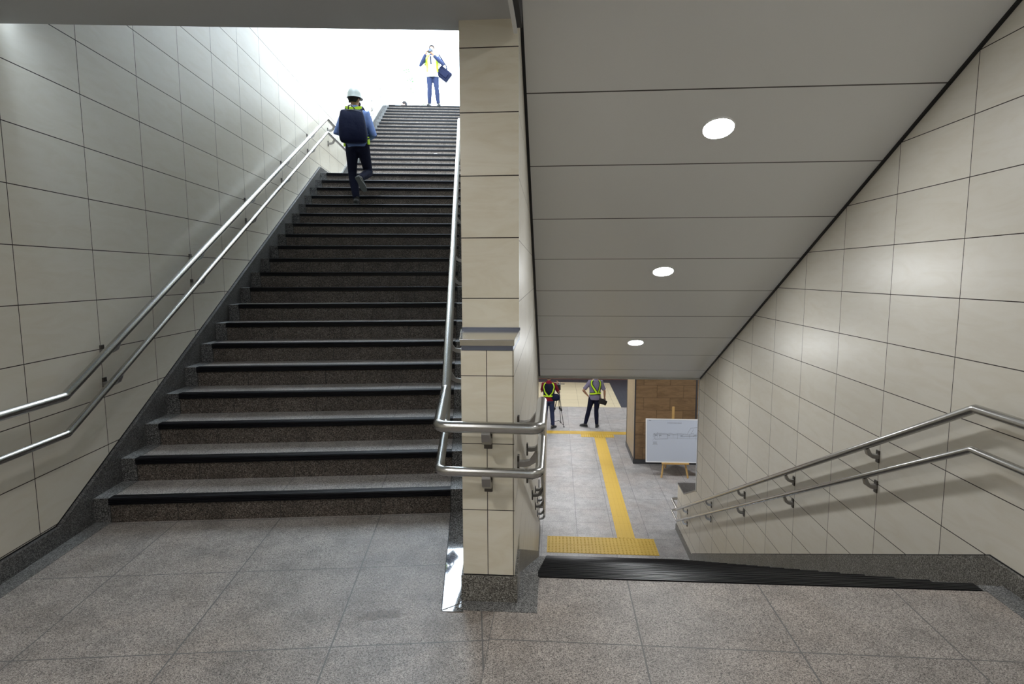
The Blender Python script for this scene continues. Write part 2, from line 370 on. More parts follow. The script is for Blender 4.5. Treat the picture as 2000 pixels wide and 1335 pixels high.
# central wall: low pillar end, tall wall behind it, wedge between the two flights
A = W('R', -.409, 2.49); Bp = W('R', -.181, 2.49)
def sU(v): return unW('S', W('R', -.181, 2.49))[0] - (v - 2.49) * .0045      # S-frame u of the right face
b = MB()
lowL, lowR = xy('R', -.409, 2.49), xy('R', -.181, 2.49)
upL = xy('L', -.049, unW('L', W('R', -.47, 2.93))[1]); upR = xy('S', sU(2.93), 2.93)
b.cur = 0; b.prism([lowL, lowR, upR, upL], .122, 1.13)
farR = xy('S', sU(8.8), 8.8); farL = xy('L', -.049, 9.2)
b.prism([upL, upR, xy('S', sU(8.8), 8.8), xy('L', -.049, 8.8)], ZB - .05, 3.2)
b.prism([upL, upR, xy('R', -.25, 3.3), xy('L', -.049, 17.0)], 3.2, 7.4)
b.prism([xy('L', -.049, 8.8), xy('S', sU(8.8) - .9, 8.8), xy('R', -.6, 12), xy('L', -.049, 17)], .25, 3.2)
b.prism([lowL, lowR, upR, upL], -.3, 0)
# per face materials: 0 side tile, 1 pillar front, 2 upper front
cw = b.build('wall_center', [M_TC, M_TPF, M_TPU]); cw['kind'] = 'structure'; cw['label'] = 'beige tiled wall and pillar between the two flights'
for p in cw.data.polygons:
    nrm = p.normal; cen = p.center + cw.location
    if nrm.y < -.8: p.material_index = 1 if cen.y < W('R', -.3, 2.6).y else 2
b = MB(); b.side([(8.8, ZB - .05), (10.1, ZB - .05), (10.1, -2.15), (9.6, -2.15), (8.8, -1.79)], sU(8.8) - .34, sU(8.8), 'S')
struct(b, 'wall_center', M_TC, 'low tiled end of the central wall')
struct(MB().side([(8.8, -1.79), (9.6, -2.15), (10.1, -2.15), (10.1, -2.125), (9.6, -2.125), (8.8, -1.765)], sU(8.8) - .36, sU(8.8) + .004, 'S'), 'trim_5', M_STR)
# pillar base, side kerb of the descending stair
b = MB(); b.box((-.418, 2.482, 0), (-.170, 2.495, .122), 'R'); b.prism([xy('R', -.418, 2.49), xy('R', -.170, 2.49), xy('S', sU(2.72) + .011, 2.72), xy('L', -.044, 2.76)], 0, .122); b.prism([xy('L', -.05, 2.76), xy('L', -.044, 2.76), xy('L', -.044, 3.5), xy('L', -.05, 3.5)][::-1], 0, .122)
struct(b, 'baseboard_center', M_GREY, 'speckled granite base of the pillar')
zsr = lambda v: .09 - (.09 - (ZB + .1)) / (8.96 - 2.91) * (v - 2.91)
zs = lambda v: .085 - .4855 * (v - 2.83)
b = MB(); n_ = 2
pv = [(2.49, -.3, .122), (2.70, -.3, .122), (2.82, -.33, .09), (4.9, -1.4, zs(4.9)), (6.9, -2.4, zs(6.9)), (8.75, ZB, zs(8.75)), (8.95, ZB, ZB + .1), (10.1, ZB, ZB + .1)]
P = []
for v, za, zb_ in pv: P += [W('S', sU(v) - .02, v, za), W('S', sU(v) + .013, v, za), W('S', sU(v) + .013, v, zb_), W('S', sU(v) - .02, v, zb_)]
b.add(P, [(i * 4 + j, i * 4 + (j + 1) % 4, (i + 1) * 4 + (j + 1) % 4, (i + 1) * 4 + j) for i in range(len(pv) - 1) for j in range(4)] + [(3, 2, 1, 0), tuple(len(P) - 4 + j for j in range(4))])
struct(b, 'baseboard_center', M_GREY, 'granite skirting down the central wall')
# steel cap on the pillar
cap = MB(); cap.prism([xy('R', -.412, 2.482), xy('R', -.179, 2.482), xy('S', sU(2.93) + .004, 2.93), xy('L', -.055, unW('L', W('R', -.47, 2.93))[1])], 1.15, 1.176)
c0 = struct(cap, 'trim_6', metal_mat('cap_steel', (.66, .64, .60), .16), 'brushed steel cap on the low pillar', bevel=.002)
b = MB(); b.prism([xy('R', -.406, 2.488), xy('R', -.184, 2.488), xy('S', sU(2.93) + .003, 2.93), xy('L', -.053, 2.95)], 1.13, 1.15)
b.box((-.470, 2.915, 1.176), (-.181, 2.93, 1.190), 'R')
for p_, q_ in ((xy('R', -.412, 2.482), xy('R', -.179, 2.482)), (xy('R', -.179, 2.482), xy('S', sU(2.93) + .004, 2.93)), (xy('R', -.412, 2.482), xy('L', -.055, unW('L', W('R', -.47, 2.93))[1]))):
    lip = MB().tube([Vector((*p_, 1.177)), Vector((*q_, 1.177))], .0022, 8); b.cur = 1; b.add(lip.v, lip.f); b.cur = 0
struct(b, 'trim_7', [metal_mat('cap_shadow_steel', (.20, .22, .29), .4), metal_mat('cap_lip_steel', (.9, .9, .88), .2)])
# baseboards with the rising / falling skirting
zl = lambda v: RI * (1 + (v - V0) / TL_) + .092
zl2 = lambda v: 2.96 + RI * (1 + (v - V2) / TL_) + .09
b = MB(); vk = V0 + TL_ * ((.1 - .092) / RI - 1); vt = 9.36; vk2 = V2 + TL_ * ((.1 - .09) / RI - 1)
prof = [(-3.2, 0), (vk, 0), (3.53, 0), (9.4, 2.9), (10.7, 2.9), (16.5, 5.8), (16.9, 5.9), (16.9, 6.05), (16.52, 6.03), (vk2, 3.06), (9.28, 3.06), (vk, .1), (-3.2, .1)]
b.side(prof, -2.262, -2.235, 'L')
struct(b, 'baseboard_left', M_STR, 'granite skirting rising with the stair')
b = MB(); prof = [(-3.2, 0), (2.74, 0), (2.8, -.3), (8.8, ZB), (10.1, ZB), (10.1, ZB + .1), (8.96, ZB + .1), (2.91, .09), (-3.2, .09)]
b.side(prof, 2.083, 2.106, 'R')
struct(b, 'baseboard_right', M_GREY, 'granite skirting falling with the stair')
b = MB(); b.side([(-3.2, .09), (2.91, .09), (8.9, zsr(8.9)), (8.9, zsr(8.9) + .006), (2.91, .096), (-3.2, .096)], 2.1, 2.1035, 'R')
b.side([(-3.2, .1), (vk, .1), (9.28, 3.06), (9.28, 3.067), (vk, .107), (-3.2, .107)], -2.2597, -2.257, 'L')
b.box((-.4085, 2.4885, .122), (-.183, 2.4895, .1265), 'R')
struct(b, 'trim_11', M_BLACK, 'thin dark joint along the top of the skirting')
# ------------------------------------------------------------------ ceilings
g1 = xy('R', -.205, -3.2)
pts = [xy('L', -2.5, -3.2), xy('R', -.205, -3.2), xy('R', -.205, 3.0), (W('R', -.26, 3.06).x, 3.085), (-2.46, 2.975)]
struct(MB().prism(pts, CEIL_Z, CEIL_Z + .12), 'ceiling', M_CEIL, 'grey flat ceiling over the landing')
# ceiling that climbs over the upward stair
VC = 7.2
b = MB(); b.side([(3.2, 2.78), (VC, 2.78 + .53 * (VC - 3.2)), (VC, 2.95 + .53 * (VC - 3.2)), (3.2, 2.95)], -2.26, -.06, 'L')
struct(b, 'ceiling', M_CEIL, 'sloping ceiling over the climbing stair')
sz = lambda v: 2.466 - .482 * (v - 3.504)
b = MB(); ul0, ul1 = -.205, -.285
b.add([W('R', ul0, 2.2, sz(2.2)), W('R', 2.1, 2.2, sz(2.2)), W('R', 2.1, 8.75, sz(8.75)), W('R', ul1, 8.75, sz(8.75)), W('R', ul0, 2.2, sz(2.2) + .25), W('R', 2.1, 2.2, sz(2.2) + .25), W('R', 2.1, 8.75, sz(8.75) + .28), W('R', ul1, 8.75, sz(8.75) + .28)],
      [(0, 1, 2, 3), (7, 6, 5, 4), (0, 4, 5, 1), (1, 5, 6, 2), (2, 6, 7, 3), (3, 7, 4, 0)])
struct(b, 'ceiling', M_SOF, 'panelled sloping soffit over the descending stair')
struct(MB().box((-.205, -3.2, sz(2.2)), (2.12, 2.2, sz(2.2) + .1), 'R'), 'ceiling', M_WHITEP)
struct(MB().box((-.27, 8.735, sz(8.75) - .022), (2.1, 8.775, sz(8.75) + .06), 'R').box((-.27, 8.775, -.0), (2.1, 8.8, .2), 'R'), 'trim_8', newmat('pale_edge_trim', (.55, .55, .52), .4), 'pale edge trim at the foot of the soffit')
b = MB(); b.box((-.207, .2, CEIL_Z - .085), (-.190, 2.885, CEIL_Z + .5), 'R')
struct(b, 'trim_9', M_WHITEP, 'pale hanging edge strip at the ceiling joint')
b = MB(); b.side([(2.3, sz(2.3) + .01), (2.3, sz(2.3) - .016), (8.75, sz(8.75) - .016), (8.75, sz(8.75) + .01)], 2.088, 2.104, 'R')
P = []
for k in range(14):
    v = 2.94 + (8.72 - 2.94) * k / 13; zc = sz(unW('R', W('S', sU(v), v))[1]); w_ = .016 + .012 * k / 13
    P += [W('S', sU(v) - .01, v, zc + .03), W('S', sU(v) + w_, v, zc + .03), W('S', sU(v) + w_, v, zc - .003), W('S', sU(v) - .01, v, zc - .003)]
b.add(P, [(i * 4 + j, i * 4 + (j + 1) % 4, (i + 1) * 4 + (j + 1) % 4, (i + 1) * 4 + j) for i in range(13) for j in range(4)] + [(3, 2, 1, 0), tuple(len(P) - 4 + j for j in range(4))])
b.box((-.1895, .2, CEIL_Z - .07), (-.166, 2.86, CEIL_Z + .5), 'R')
struct(b, 'trim_10', M_BLACK, 'dark shadow gap round the soffit')
# ------------------------------------------------------------------ stairs
def nosing(f, v, z, u0, u1, depth=.05, lip=.018, drop=.036):
    pr = []
    vf = v - lip if depth > 0 else v + lip
    sg = 1 if depth > 0 else -1
    k = 5; d = abs(depth) + lip
    for i in range(k):                                        # ribbed top
        a = vf + sg * (.006 + (d - .006) * i / k); w_ = (d - .006) / k
        pr += [(a, z + .0045), (a + sg * w_ * .6, z + .0045), (a + sg * w_ * .7, z + .0015), (a + sg * w_ * .95, z + .0015)]
    pr += [(vf + sg * d, z - .003), (v + sg * .002, z - .003), (v + sg * .002, z - drop), (vf + sg * .004, z - drop)]
    for i in range(3):                                        # ribbed front
        a = z - drop + drop * i / 3
        pr += [(vf, a + .002), (vf, a + drop * .22), (vf + sg * .003, a + drop * .25), (vf + sg * .003, a + drop * .32)]
    pr += [(vf, z - .002)]
    return MB().side(pr, u0, u1, f)
M_STEPU = granite_mat('brown_granite_step_glare', 'L', [(p_, tuple(min(1, x * 1.9 + .02) for x in c_)) for p_, c_ in BROWN], 140, .55, [('u', .595, -1.757)], joint=(.03, .03, .03), margin=(-2.141, -.1426, GREY), blotch=.25)  # same brown step stone, lightened to put the daylight glare into its colour
def flight_up(name, label, v0, z0, n, uN, uR, uA, uB, ms=None):
    base = W('L', -1.14, v0, z0); t = empty(name, base); tag(t, label, 'staircase')
    for i in range(n):
        v = v0 + i * TL_; z = z0 + i * RI
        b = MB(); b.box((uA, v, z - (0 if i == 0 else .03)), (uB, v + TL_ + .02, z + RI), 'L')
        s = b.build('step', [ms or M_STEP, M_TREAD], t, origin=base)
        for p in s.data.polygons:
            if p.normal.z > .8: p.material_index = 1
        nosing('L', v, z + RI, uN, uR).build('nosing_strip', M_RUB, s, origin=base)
    b = MB(); e = v0 + n * TL_
    b.side([(v0 + .1, z0 - .05), (e + .05, z0 + n * RI - .2), (e + .05, z0 + n * RI - .35), (v0 + .3, z0 - .15)], uA, uB, 'L')
    b.build('slab', M_STEP, t, origin=base)
    return t
flight_up('staircase', 'lower climbing granite staircase rising from the landing with black nosings', V0, 0, 20, -2.141, -.1426, -2.236, -.049)
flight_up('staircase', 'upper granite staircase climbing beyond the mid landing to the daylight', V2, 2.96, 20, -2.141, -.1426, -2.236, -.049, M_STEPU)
b = MB(); b.box((-2.26, V0 + 20 * TL_, 2.8), (-.049, V2 + .02, 2.96), 'L')
struct(b, 'floor', granite_mat('mid_landing', 'L', PINK, 150, .5, [('u', .595, -1.757)]), 'granite mid landing between the two climbing flights')
base = W('S', .97, VD, ZB); t = empty('staircase', base); tag(t, 'descending granite staircase right of the pillar, its black nosings seen from above', 'staircase')
uA, uB = sU(5) + .012, 2.12
e0 = MB().box((uA, 2.713, -.15), (uB, VD, 0), 'S').build('step', M_STEPD, t, origin=base)
nosing('S', VD, 0, -.058, 1.985, depth=-.054).build('nosing_strip', M_RUB, e0, origin=base)
for k in range(1, 20):
    va, vb, z = VD + (k - 1) * TD, VD + k * TD, -RI * k
    s = MB().box((uA, va - .03, z - RI), (uB, vb, z), 'S').build('step', M_STEPD, t, origin=base)
    nosing('S', vb, z, -.058, 1.985, depth=-.054).build('nosing_strip', M_RUB, s, origin=base)
# ------------------------------------------------------------------ street level at the top
M_STREET = newmat('pale_pavement', (.62, .62, .60), .8)
struct(MB().box((-8, V2 + 20 * TL_ - .28, ZUP - .2), (8, 60, ZUP), 'L'), 'floor', M_STREET, 'pale pavement at street level')
# ------------------------------------------------------------------ handrails
def arc_path(pts, rad=.05, k=6):
    pts = [Vector(p) for p in pts]; out = [pts[0]]
    for i in range(1, len(pts) - 1):
        p, a, b_ = pts[i], (pts[i - 1] - pts[i]), (pts[i + 1] - pts[i])
        r = min(rad[i] if isinstance(rad, (list, tuple)) else rad, a.length * .45, b_.length * .45)
        A_, B_ = p + a.normalized() * r, p + b_.normalized() * r
        for j in range(k + 1):
            s_ = j / k; out.append(A_ * (1 - s_) ** 2 + p * 2 * s_ * (1 - s_) + B_ * s_ ** 2)
    out.append(pts[-1]); return out
def bracket_mesh(d=.1, r=.022):
    b = MB(); w = .018
    prof = [(0, -.070), (d * .35, -.071), (d * .60, -.066), (d * .82, -.048), (d * .97, -r * .8)]
    th = .013; P = []; nn = len(prof)
    for x, z in prof:
        for (sy, dz) in ((-w, -th), (w, -th), (w, th), (-w, th)): P.append(Vector((x - (dz * .6 if z > -.06 else 0), sy, z + dz * (1 if z < -.04 else .5))))
    F = [(i * 4 + j, i * 4 + (j + 1) % 4, (i + 1) * 4 + (j + 1) % 4, (i + 1) * 4 + j) for i in range(nn - 1) for j in range(4)] + [(3, 2, 1, 0), tuple((nn - 1) * 4 + j for j in range(4))]
    b.add(P, F); me = b.build('bracket', M_STEELD, origin=(0, 0, 0))
    pl = MB().box((0, -.018, -.112), (.010, .018, -.030)).build('wall_plate', M_PLATE, me, origin=(0, 0, 0), bevel=.002)
    me.location = (0, 0, 0)
    return me
# the bracket is built once in local axes (x away from the wall) and copied
def rail(name, label, pts, rad, r, wall_dir=None, brackets=(), d=.1, group=None):
    pw = arc_path(pts, rad)
    base = Vector(pw[0])
    t = MB().tube(pw, r, 20).build('handrail', M_STEEL, origin=base, smooth=True)
    soft(t, 50); tag(t, label, 'handrail', group)
    proto = bracket_mesh(d, r); proto.data.transform(Matrix.Identity(4))
    first = True
    for (P, rz) in brackets:
        o = proto if first else copy_tree(proto); first = False
        o.parent = t; o.location = Vector(P) - base; o.rotation_euler = (0, 0, rz)
    if first:
        for ch in list(proto.children): bpy.data.objects.remove(ch)
        bpy.data.objects.remove(proto)
    return t
def brL(u_wall, v, zrail, d, face):                            # face +1: arm points to +u
    P = W('L', u_wall, v, zrail); rz = -AL + (0 if face > 0 else math.pi); return (P, rz)
def brS(fr_, u_wall, v, zrail, face):
    P = W(fr_, u_wall, v, zrail); rz = -FR[fr_] + (0 if face > 0 else math.pi); return (P, rz)
UL = -2.155
def left_rail(dz, r, label):
    k0, k1, k2 = (3.235, .815 + dz), (9.44, 3.80 + dz), (10.9, 3.80 + dz)
    end = (17.2, 3.80 + dz + (17.2 - 10.9) * .4923)
    pts = [W('L', UL, -1.5, .815 + dz), W('L', UL, *k0), W('L', UL, *k1), W('L', UL, *k2), W('L', UL, *end)]
    zr = lambda v: k0[1] if v < k0[0] else (k0[1] + (v - k0[0]) * (k1[1] - k0[1]) / (k1[0] - k0[0]) if v < k1[0] else (k1[1] if v < k2[0] else k2[1] + (v - k2[0]) * .4923))
    br = [brL(-2.26, v, zr(v), .1, 1) for v in (-.6, .7, 2.0, 3.75, 4.975, 6.22, 7.435, 8.66, 9.9, 11.6, 13.0, 14.4, 15.8)]
    return rail('handrail', label, pts, .012, r, brackets=br, d=.105)
left_rail(0, .0235, 'upper steel handrail along the left tiled wall')
left_rail(-.20, .0195, 'lower steel handrail along the left tiled wall, below the thicker one')
UR_ = 2.022
def right_rail(dz, r, label):
    k0, k1 = (2.975, .80 + dz), (9.72, .80 + dz - .482 * (9.72 - 2.975))
    zr = lambda v: k0[1] if v < k0[0] else k0[1] - .482 * (v - k0[0])
    pts = [W('R', UR_, -1.5, .80 + dz), W('R', UR_, *k0), W('R', UR_, *k1), W('R', UR_, 10.2, k1[1]), W('R', 2.2, 10.2, k1[1]), W('R', 2.2, 10.1, k1[1])]
    br = [brS('R', 2.104, v, zr(v), -1) for v in (-.4, .9, 2.2, 3.94, 5.25, 6.56, 7.91, 9.3)]
    return rail('handrail', label, pts, [0, .012, .012, .05, .05, 0], r, brackets=br, d=.082)
right_rail(0, .0225, 'upper steel handrail along the right tiled wall, going down')
right_rail(-.203, .0175, 'lower steel handrail along the right tiled wall, below the thicker one')
def center_rail(z, r, label):
    ul = lambda v: -.15 - .002 * (v - 2.5)
    pts = [W('L', ul(17.2) - .02, 17.2, z + 3.0 + (17.2 - 10.9) * .4923), W('L', ul(10.9), 10.9, z + 3.0), W('L', ul(9.45), 9.45, z + 3.0), W('L', ul(3.28), 3.28, z), W('L', -.147, 2.462, z),
           W('R', -.068, 2.405, z), W('R', -.072, 2.95, z), W('S', sU(9.7) + .09, 9.72, z - .482 * 6.77), W('S', sU(9.7) + .09, 10.2, z - .482 * 6.77), W('S', sU(9.7) - .1, 10.2, z - .482 * 6.77), W('S', sU(9.7) - .1, 10.1, z - .482 * 6.77)]
    br = []
    zz = lambda v: z if v < 3.28 else (z + (v - 3.28) * 3.0 / 6.17 if v < 9.45 else (z + 3.0 if v < 10.9 else z + 3.0 + (v - 10.9) * .4923))
    for v in (3.75, 4.975, 6.22, 7.435, 8.66, 9.9, 11.6, 13.0, 14.4, 15.8): br.append(brL(-.049, v, zz(v), .1, -1))
    Pc = W('R', -.293, 2.49, z); br.append((Pc, -AR - math.pi / 2))
    for v in (2.76, 3.94, 5.25, 6.56, 7.91, 9.2):
        z_ = z if v < 2.95 else z - .482 * (v - 2.95); br.append((W('S', sU(v), v, z_), -AS))
    return rail('handrail', label, pts, [0, .02, .02, .012, .045, .045, .012, .02, .04, .04, 0], r, brackets=br, d=.098)
center_rail(.815, .0245, 'upper steel handrail wrapped round the pillar between both flights')
center_rail(.622, .0205, 'lower steel handrail wrapped round the pillar between both flights')
# ------------------------------------------------------------------ lamps
def downlight(loc, nrm, label, mat, r=.088, group=None):
    t = empty('ceiling_light', loc); tag(t, label, 'ceiling light', group); t['_o'] = (0, 0, 0)
    q = Vector((0, 0, -1)).rotation_difference(Vector(nrm)); t.rotation_mode = 'QUATERNION'; t.rotation_quaternion = q
    ring = MB().lathe([(r + .012, .001), (r + .012, -.005), (r + .004, -.009), (r, -.004), (r, .001)], seg=40); ring.build('trim_ring', M_RING, t, origin=(0, 0, 0), smooth=True)
    MB().lathe([(r, -.001), (r, -.006), (r * .98, -.007)], seg=40).build('diffuser', mat, t, origin=(0, 0, 0))
    return t
nS = W('R', 0, -.482, -1).normalized()
nS = (W('R', 0, -.482, 0) + Vector((0, 0, -1))).normalized()
for v, lb in ((3.79, 'nearest and largest round lamp in the sloping soffit'), (5.55, 'middle round lamp in the sloping soffit'), (7.33, 'farthest and smallest round lamp in the sloping soffit')):
    downlight(W('R', .967, v, sz(v)), nS, lb, M_EMIT, group='round lamps in the soffit')
for (f, u, v, z) in (('L', -1.0, 1.2, CEIL_Z), ('L', -1.5, -.9, CEIL_Z), ('R', 1.1, 1.2, sz(2.2)), ('R', 1.1, -1.2, sz(2.2))):
    downlight(W(f, u, v, z), (0, 0, -1), 'round ceiling lamp over the landing', M_EMITL if f == 'L' else M_EMITR, r=.1, group='round lamps over the landing')
for u in (-3, .5, 4):
    for v in (11.5, 15, 18.5, 22):
        downlight(W('R', u, v, .05), (0, 0, -1), 'round ceiling lamp in the lower hall', M_EMITH, r=.12, group='round lamps in the lower hall')
# ------------------------------------------------------------------ tactile paving
def tactile(kind):
    s = .148; b = MB().box((-s, -s, 0), (s, s, .004))
    if kind == 'dot':
        for i in range(5):
            for j in range(5): b.lathe([(.016, .004), (.011, .0095), (.006, .0105)], (-.116 + i * .058, -.116 + j * .058, 0), 8)
    else:
        for i in range(4): b.box((-.11 + i * .073 - .012, -.147, .004), (-.11 + i * .073 + .012, .147, .008))
    return b.build('tactile_tile', M_YEL, origin=(0, 0, 0))
dot0, bar0 = tactile('dot'), tactile('bar'); used = set()
def put(kind, u, v, label, group, rot=0):
    p = dot0 if kind == 'dot' else bar0
    o = p if kind not in used else p.copy()
    if kind in used: C.objects.link(o)
    used.add(kind); o.location = W('R', u, v, ZB); o.rotation_euler = (0, 0, -AR + rot); tag(o, label, 'tactile tile', group)
for j in range(2):
    for i in range(6): put('dot', .01 + i * .296, 9.21 + j * .3, 'yellow studded tactile tile in the band at the stair foot', 'tactile tiles at the stair foot')
for k in range(21): put('bar', 1.185, 9.81 + k * .297, 'yellow ribbed tactile tile in the strip leading away from the stair', 'tactile tiles in the long strip')
for i in range(3): put('dot', .83 + i * .3, 16.06, 'yellow studded tactile tile at the strip\'s far junction', 'tactile tiles at the junction')
for i in range(13): put('bar', -.97 + i * .3, 16.37, 'yellow ribbed tactile tile in the far cross strip', 'tactile tiles in the cross strip', math.pi / 2)
# ------------------------------------------------------------------ brown tiled column in the hall
base = W('R', 2.9, 14.4, ZB); t = empty('tiled_column', base); tag(t, 'large brown tiled block with dark base and steel corner behind the white board', 'column')
M_BRT = tile_mat('brown_wood_tile', 'R', 'u', .6, 2.02, 'z', .295, ZB + .1, (.24, .15, .075), joint=(.1, .065, .035), jw=.008, stagger=True, veins=.75, var=.25, vein_col=(.13, .075, .035))
M_BRS = tile_mat('pale_wood_tile', 'R', 'v', .6, 14.65, 'z', 5.0, ZB, (.36, .28, .18), joint=(.12, .08, .05), jw=.01, veins=.6, var=.1)
b = MB().box((1.82, 13.7, ZB + .1), (4.3, 15.2, .05), 'R'); o = b.build('body', [M_BRT, M_BRS], t, origin=base)
for p in o.data.polygons:
    if abs(p.normal.x) > .8: p.material_index = 1
MB().box((1.80, 13.68, ZB), (4.32, 15.22, ZB + .1), 'R').build('base', newmat('dark_stone', (.05, .05, .055), .4), t, origin=base)
MB().box((1.812, 13.692, ZB + .1), (1.84, 13.72, .05), 'R').box((1.812, 15.18, ZB + .1), (1.84, 15.208, .05), 'R').box((3.20, 13.692, ZB + .1), (3.23, 13.7, .05), 'R').build('corner_strip', newmat('dark_corner', (.08, .08, .09), .4, .6), t, origin=base)
# ------------------------------------------------------------------ easel with board
M_PINE = wood_mat('pine', (.62, .40, .15), (.48, .29, .10))
eb = W('R', 2.58, 12.95, ZB); t = empty('easel', eb); tag(t, 'light wooden easel standing before the brown column', 'easel')
def ez(u, v, z): return W('R', u, v, z)
for sgn in (-1, 1):
    MB().tube([ez(2.58 + sgn * .285, 12.74, ZB), ez(2.58 + sgn * .10, 13.04, -1.8)], .021, 4).build('leg', M_PINE, t)
MB().tube([ez(2.50, 13.42, ZB), ez(2.56, 13.08, -1.8)], .021, 4).build('leg', M_PINE, t)
MB().box((2.55, 13.05, -2.63), (2.6, 13.08, -1.45), 'R').build('mast', M_PINE, t)
MB().box((2.30, 12.73, -2.66), (2.88, 12.84, -2.625), 'R').build('ledge', M_PINE, t, bevel=.004)
bt = empty('presentation_board', W('R', 2.6, 12.79, -2.625)); tag(bt, 'white framed board with a line drawing resting on the easel', 'board')
v0_, v1_ = 12.77, 12.98
def bd(x, y, off=0.0):                                  # board plane coords: x along, y up, leaning back
    k = y / .92; return W('R', x, v0_ + k * .12 - off, -2.625 + y)
b = MB()
def slab(b, x0, x1, y0, y1, a, c):
    P = [bd(x0, y0, c), bd(x1, y0, c), bd(x1, y1, c), bd(x0, y1, c), bd(x0, y0, a), bd(x1, y0, a), bd(x1, y1, a), bd(x0, y1, a)]
    b.add(P, [(0, 1, 2, 3), (7, 6, 5, 4), (0, 4, 5, 1), (1, 5, 6, 2), (2, 6, 7, 3), (3, 7, 4, 0)])
slab(b, 1.975, 3.23, .015, .925, -.015, 0); b.build('panel', newmat('white_board', (.50, .545, .63), .35), bt)
b = MB()
for (x0, x1, y0, y1) in ((1.955, 3.25, 0, .02), (1.955, 3.25, .92, .94), (1.955, 1.98, .02, .92), (3.225, 3.25, .02, .92)): slab(b, x0, x1, y0, y1, -.018, .006)
b.build('frame', newmat('board_frame', (.78, .79, .80), .35), bt)
M_INK = newmat('grey_ink', (.16, .17, .20), .6)
b = MB()
def ink(x0, y0, x1, y1, w=.005):
    d = Vector((x1 - x0, y1 - y0)); L_ = max(d.length, 1e-4); nx, ny = -d.y / L_ * w / 2, d.x / L_ * w / 2
    b.add([bd(x0 + nx, y0 + ny, .002), bd(x1 + nx, y1 + ny, .002), bd(x1 - nx, y1 - ny, .002), bd(x0 - nx, y0 - ny, .002)], [(0, 1, 2, 3)])
rnd = random.Random(3)
x = 2.12; y = .62
while x < 3.1:                                          # the long plan drawing
    nx_ = x + rnd.uniform(.02, .06); ny_ = .615 + rnd.uniform(-.02, .025)
    ink(x, y, nx_, ny_, .004); ink(x, .60, nx_, .60, .003)
    if rnd.random() < .45: ink(x, y, x, .60 - rnd.uniform(0, .1), .003)
    if rnd.random() < .3: ink(x, .58, x + .05, .585, .009)
    x, y = nx_, ny_
ink(2.15, .63, 2.15, .50); ink(2.15, .50, 2.42, .51); ink(2.42, .51, 2.42, .62); ink(2.42, .53, 3.1, .525, .003); ink(2.25, .62, 2.25, .53, .003)
ink(2.85, .63, 2.92, .75); ink(2.92, .75, 3.12, .77); ink(2.92, .62, 2.98, .72); ink(2.7, .56, 3.0, .57, .006)
b.build('drawing', M_INK, bt)
b = MB()
for k in range(3): ink(2.11, .44 - k * .018, 2.20 - .01 * (k % 2), .44 - k * .018, .006)
ink(2.10, .47, 2.13, .51, .003); ink(2.10, .385, 2.21, .385, .003)
x = 2.42
while x < 2.72: ink(x, .855, x + .022, .855, .012); x += .028
ink(2.02, .905, 2.07, .905, .008)
b.build('caption', M_INK, bt)
# ------------------------------------------------------------------ things at street level seen in the glare
M_LEAF = newmat('leaf_green', (.05, .20, .03), .6); M_BARK = newmat('bark', (.4, .33, .25), .8)
tb = W('L', -2.75, 26.5, ZUP); t = empty('street_tree', tb); tag(t, 'small green leafy tree in the bright street beyond the stair top', 'tree')
MB().tube([tb, tb + Vector((.03, 0, 1.5)), tb + Vector((-.02, .05, 3.4))], [.05, .04, .015], 8).build('trunk', M_BARK, t)
b = MB(); rnd = random.Random(5)
for cx, cz, rr_, nn in ((0.05, 4.15, .22, 60), (.26, 3.75, .22, 60), (.32, 3.3, .16, 30), (.75, 2.75, .1, 14), (-.1, 3.5, .1, 8)):
    for k in range(nn):
        p = tb + Vector((cx + rnd.gauss(0, rr_ * .5), rnd.gauss(0, .15), cz + rnd.gauss(0, rr_ * .5)))
        a, c_ = Vector((rnd.uniform(-1, 1), rnd.uniform(-1, 1), rnd.uniform(-1, 1))).normalized() * .05, Vector((rnd.uniform(-1, 1), rnd.uniform(-1, 1), rnd.uniform(-1, 1))).normalized() * .03
        b.add([p - a, p + c_, p + a, p - c_], [(0, 1, 2, 3)])
    b.tube([tb + Vector((-.02, .05, min(3.3, cz - .1))), tb + Vector((cx, 0, cz))], .008, 5)
b.build('foliage', M_LEAF, t, fix=False)
tag(MB().box((-4.75, 36, ZUP), (-4.35, 36.4, ZUP + 9), 'L').build('street_column', newmat('pale_concrete', (.30, .30, .28), .8)), 'pale concrete column beyond the top of the stair, dissolved in glare', 'column')
sc = MB();  # small white disc on a tread of the upper flight
for k in range(18):
    a = 2 * math.pi * k / 18; sc.v.append(W('L', -.70 + .045 * math.cos(a) * (1 + .2 * math.sin(3 * a)), V2 + 5 * TL_ + .12 + .05 * math.sin(a), 2.96 + 6 * RI + .002))
for k in range(18):
    a = 2 * math.pi * k / 18; sc.v.append(W('L', -.70 + .045 * math.cos(a) * (1 + .2 * math.sin(3 * a)), V2 + 5 * TL_ + .12 + .05 * math.sin(a), 2.96 + 6 * RI + .03))
sc.f = [tuple(range(17, -1, -1)), tuple(range(18, 36))] + [(k, (k + 1) % 18, 18 + (k + 1) % 18, 18 + k) for k in range(18)]; sc.m = [0] * 20
tag(sc.build('white_spot', newmat('plain_white', (.9, .9, .9), .7)), 'small white scrap lying on a step of the upper stair', 'spot')
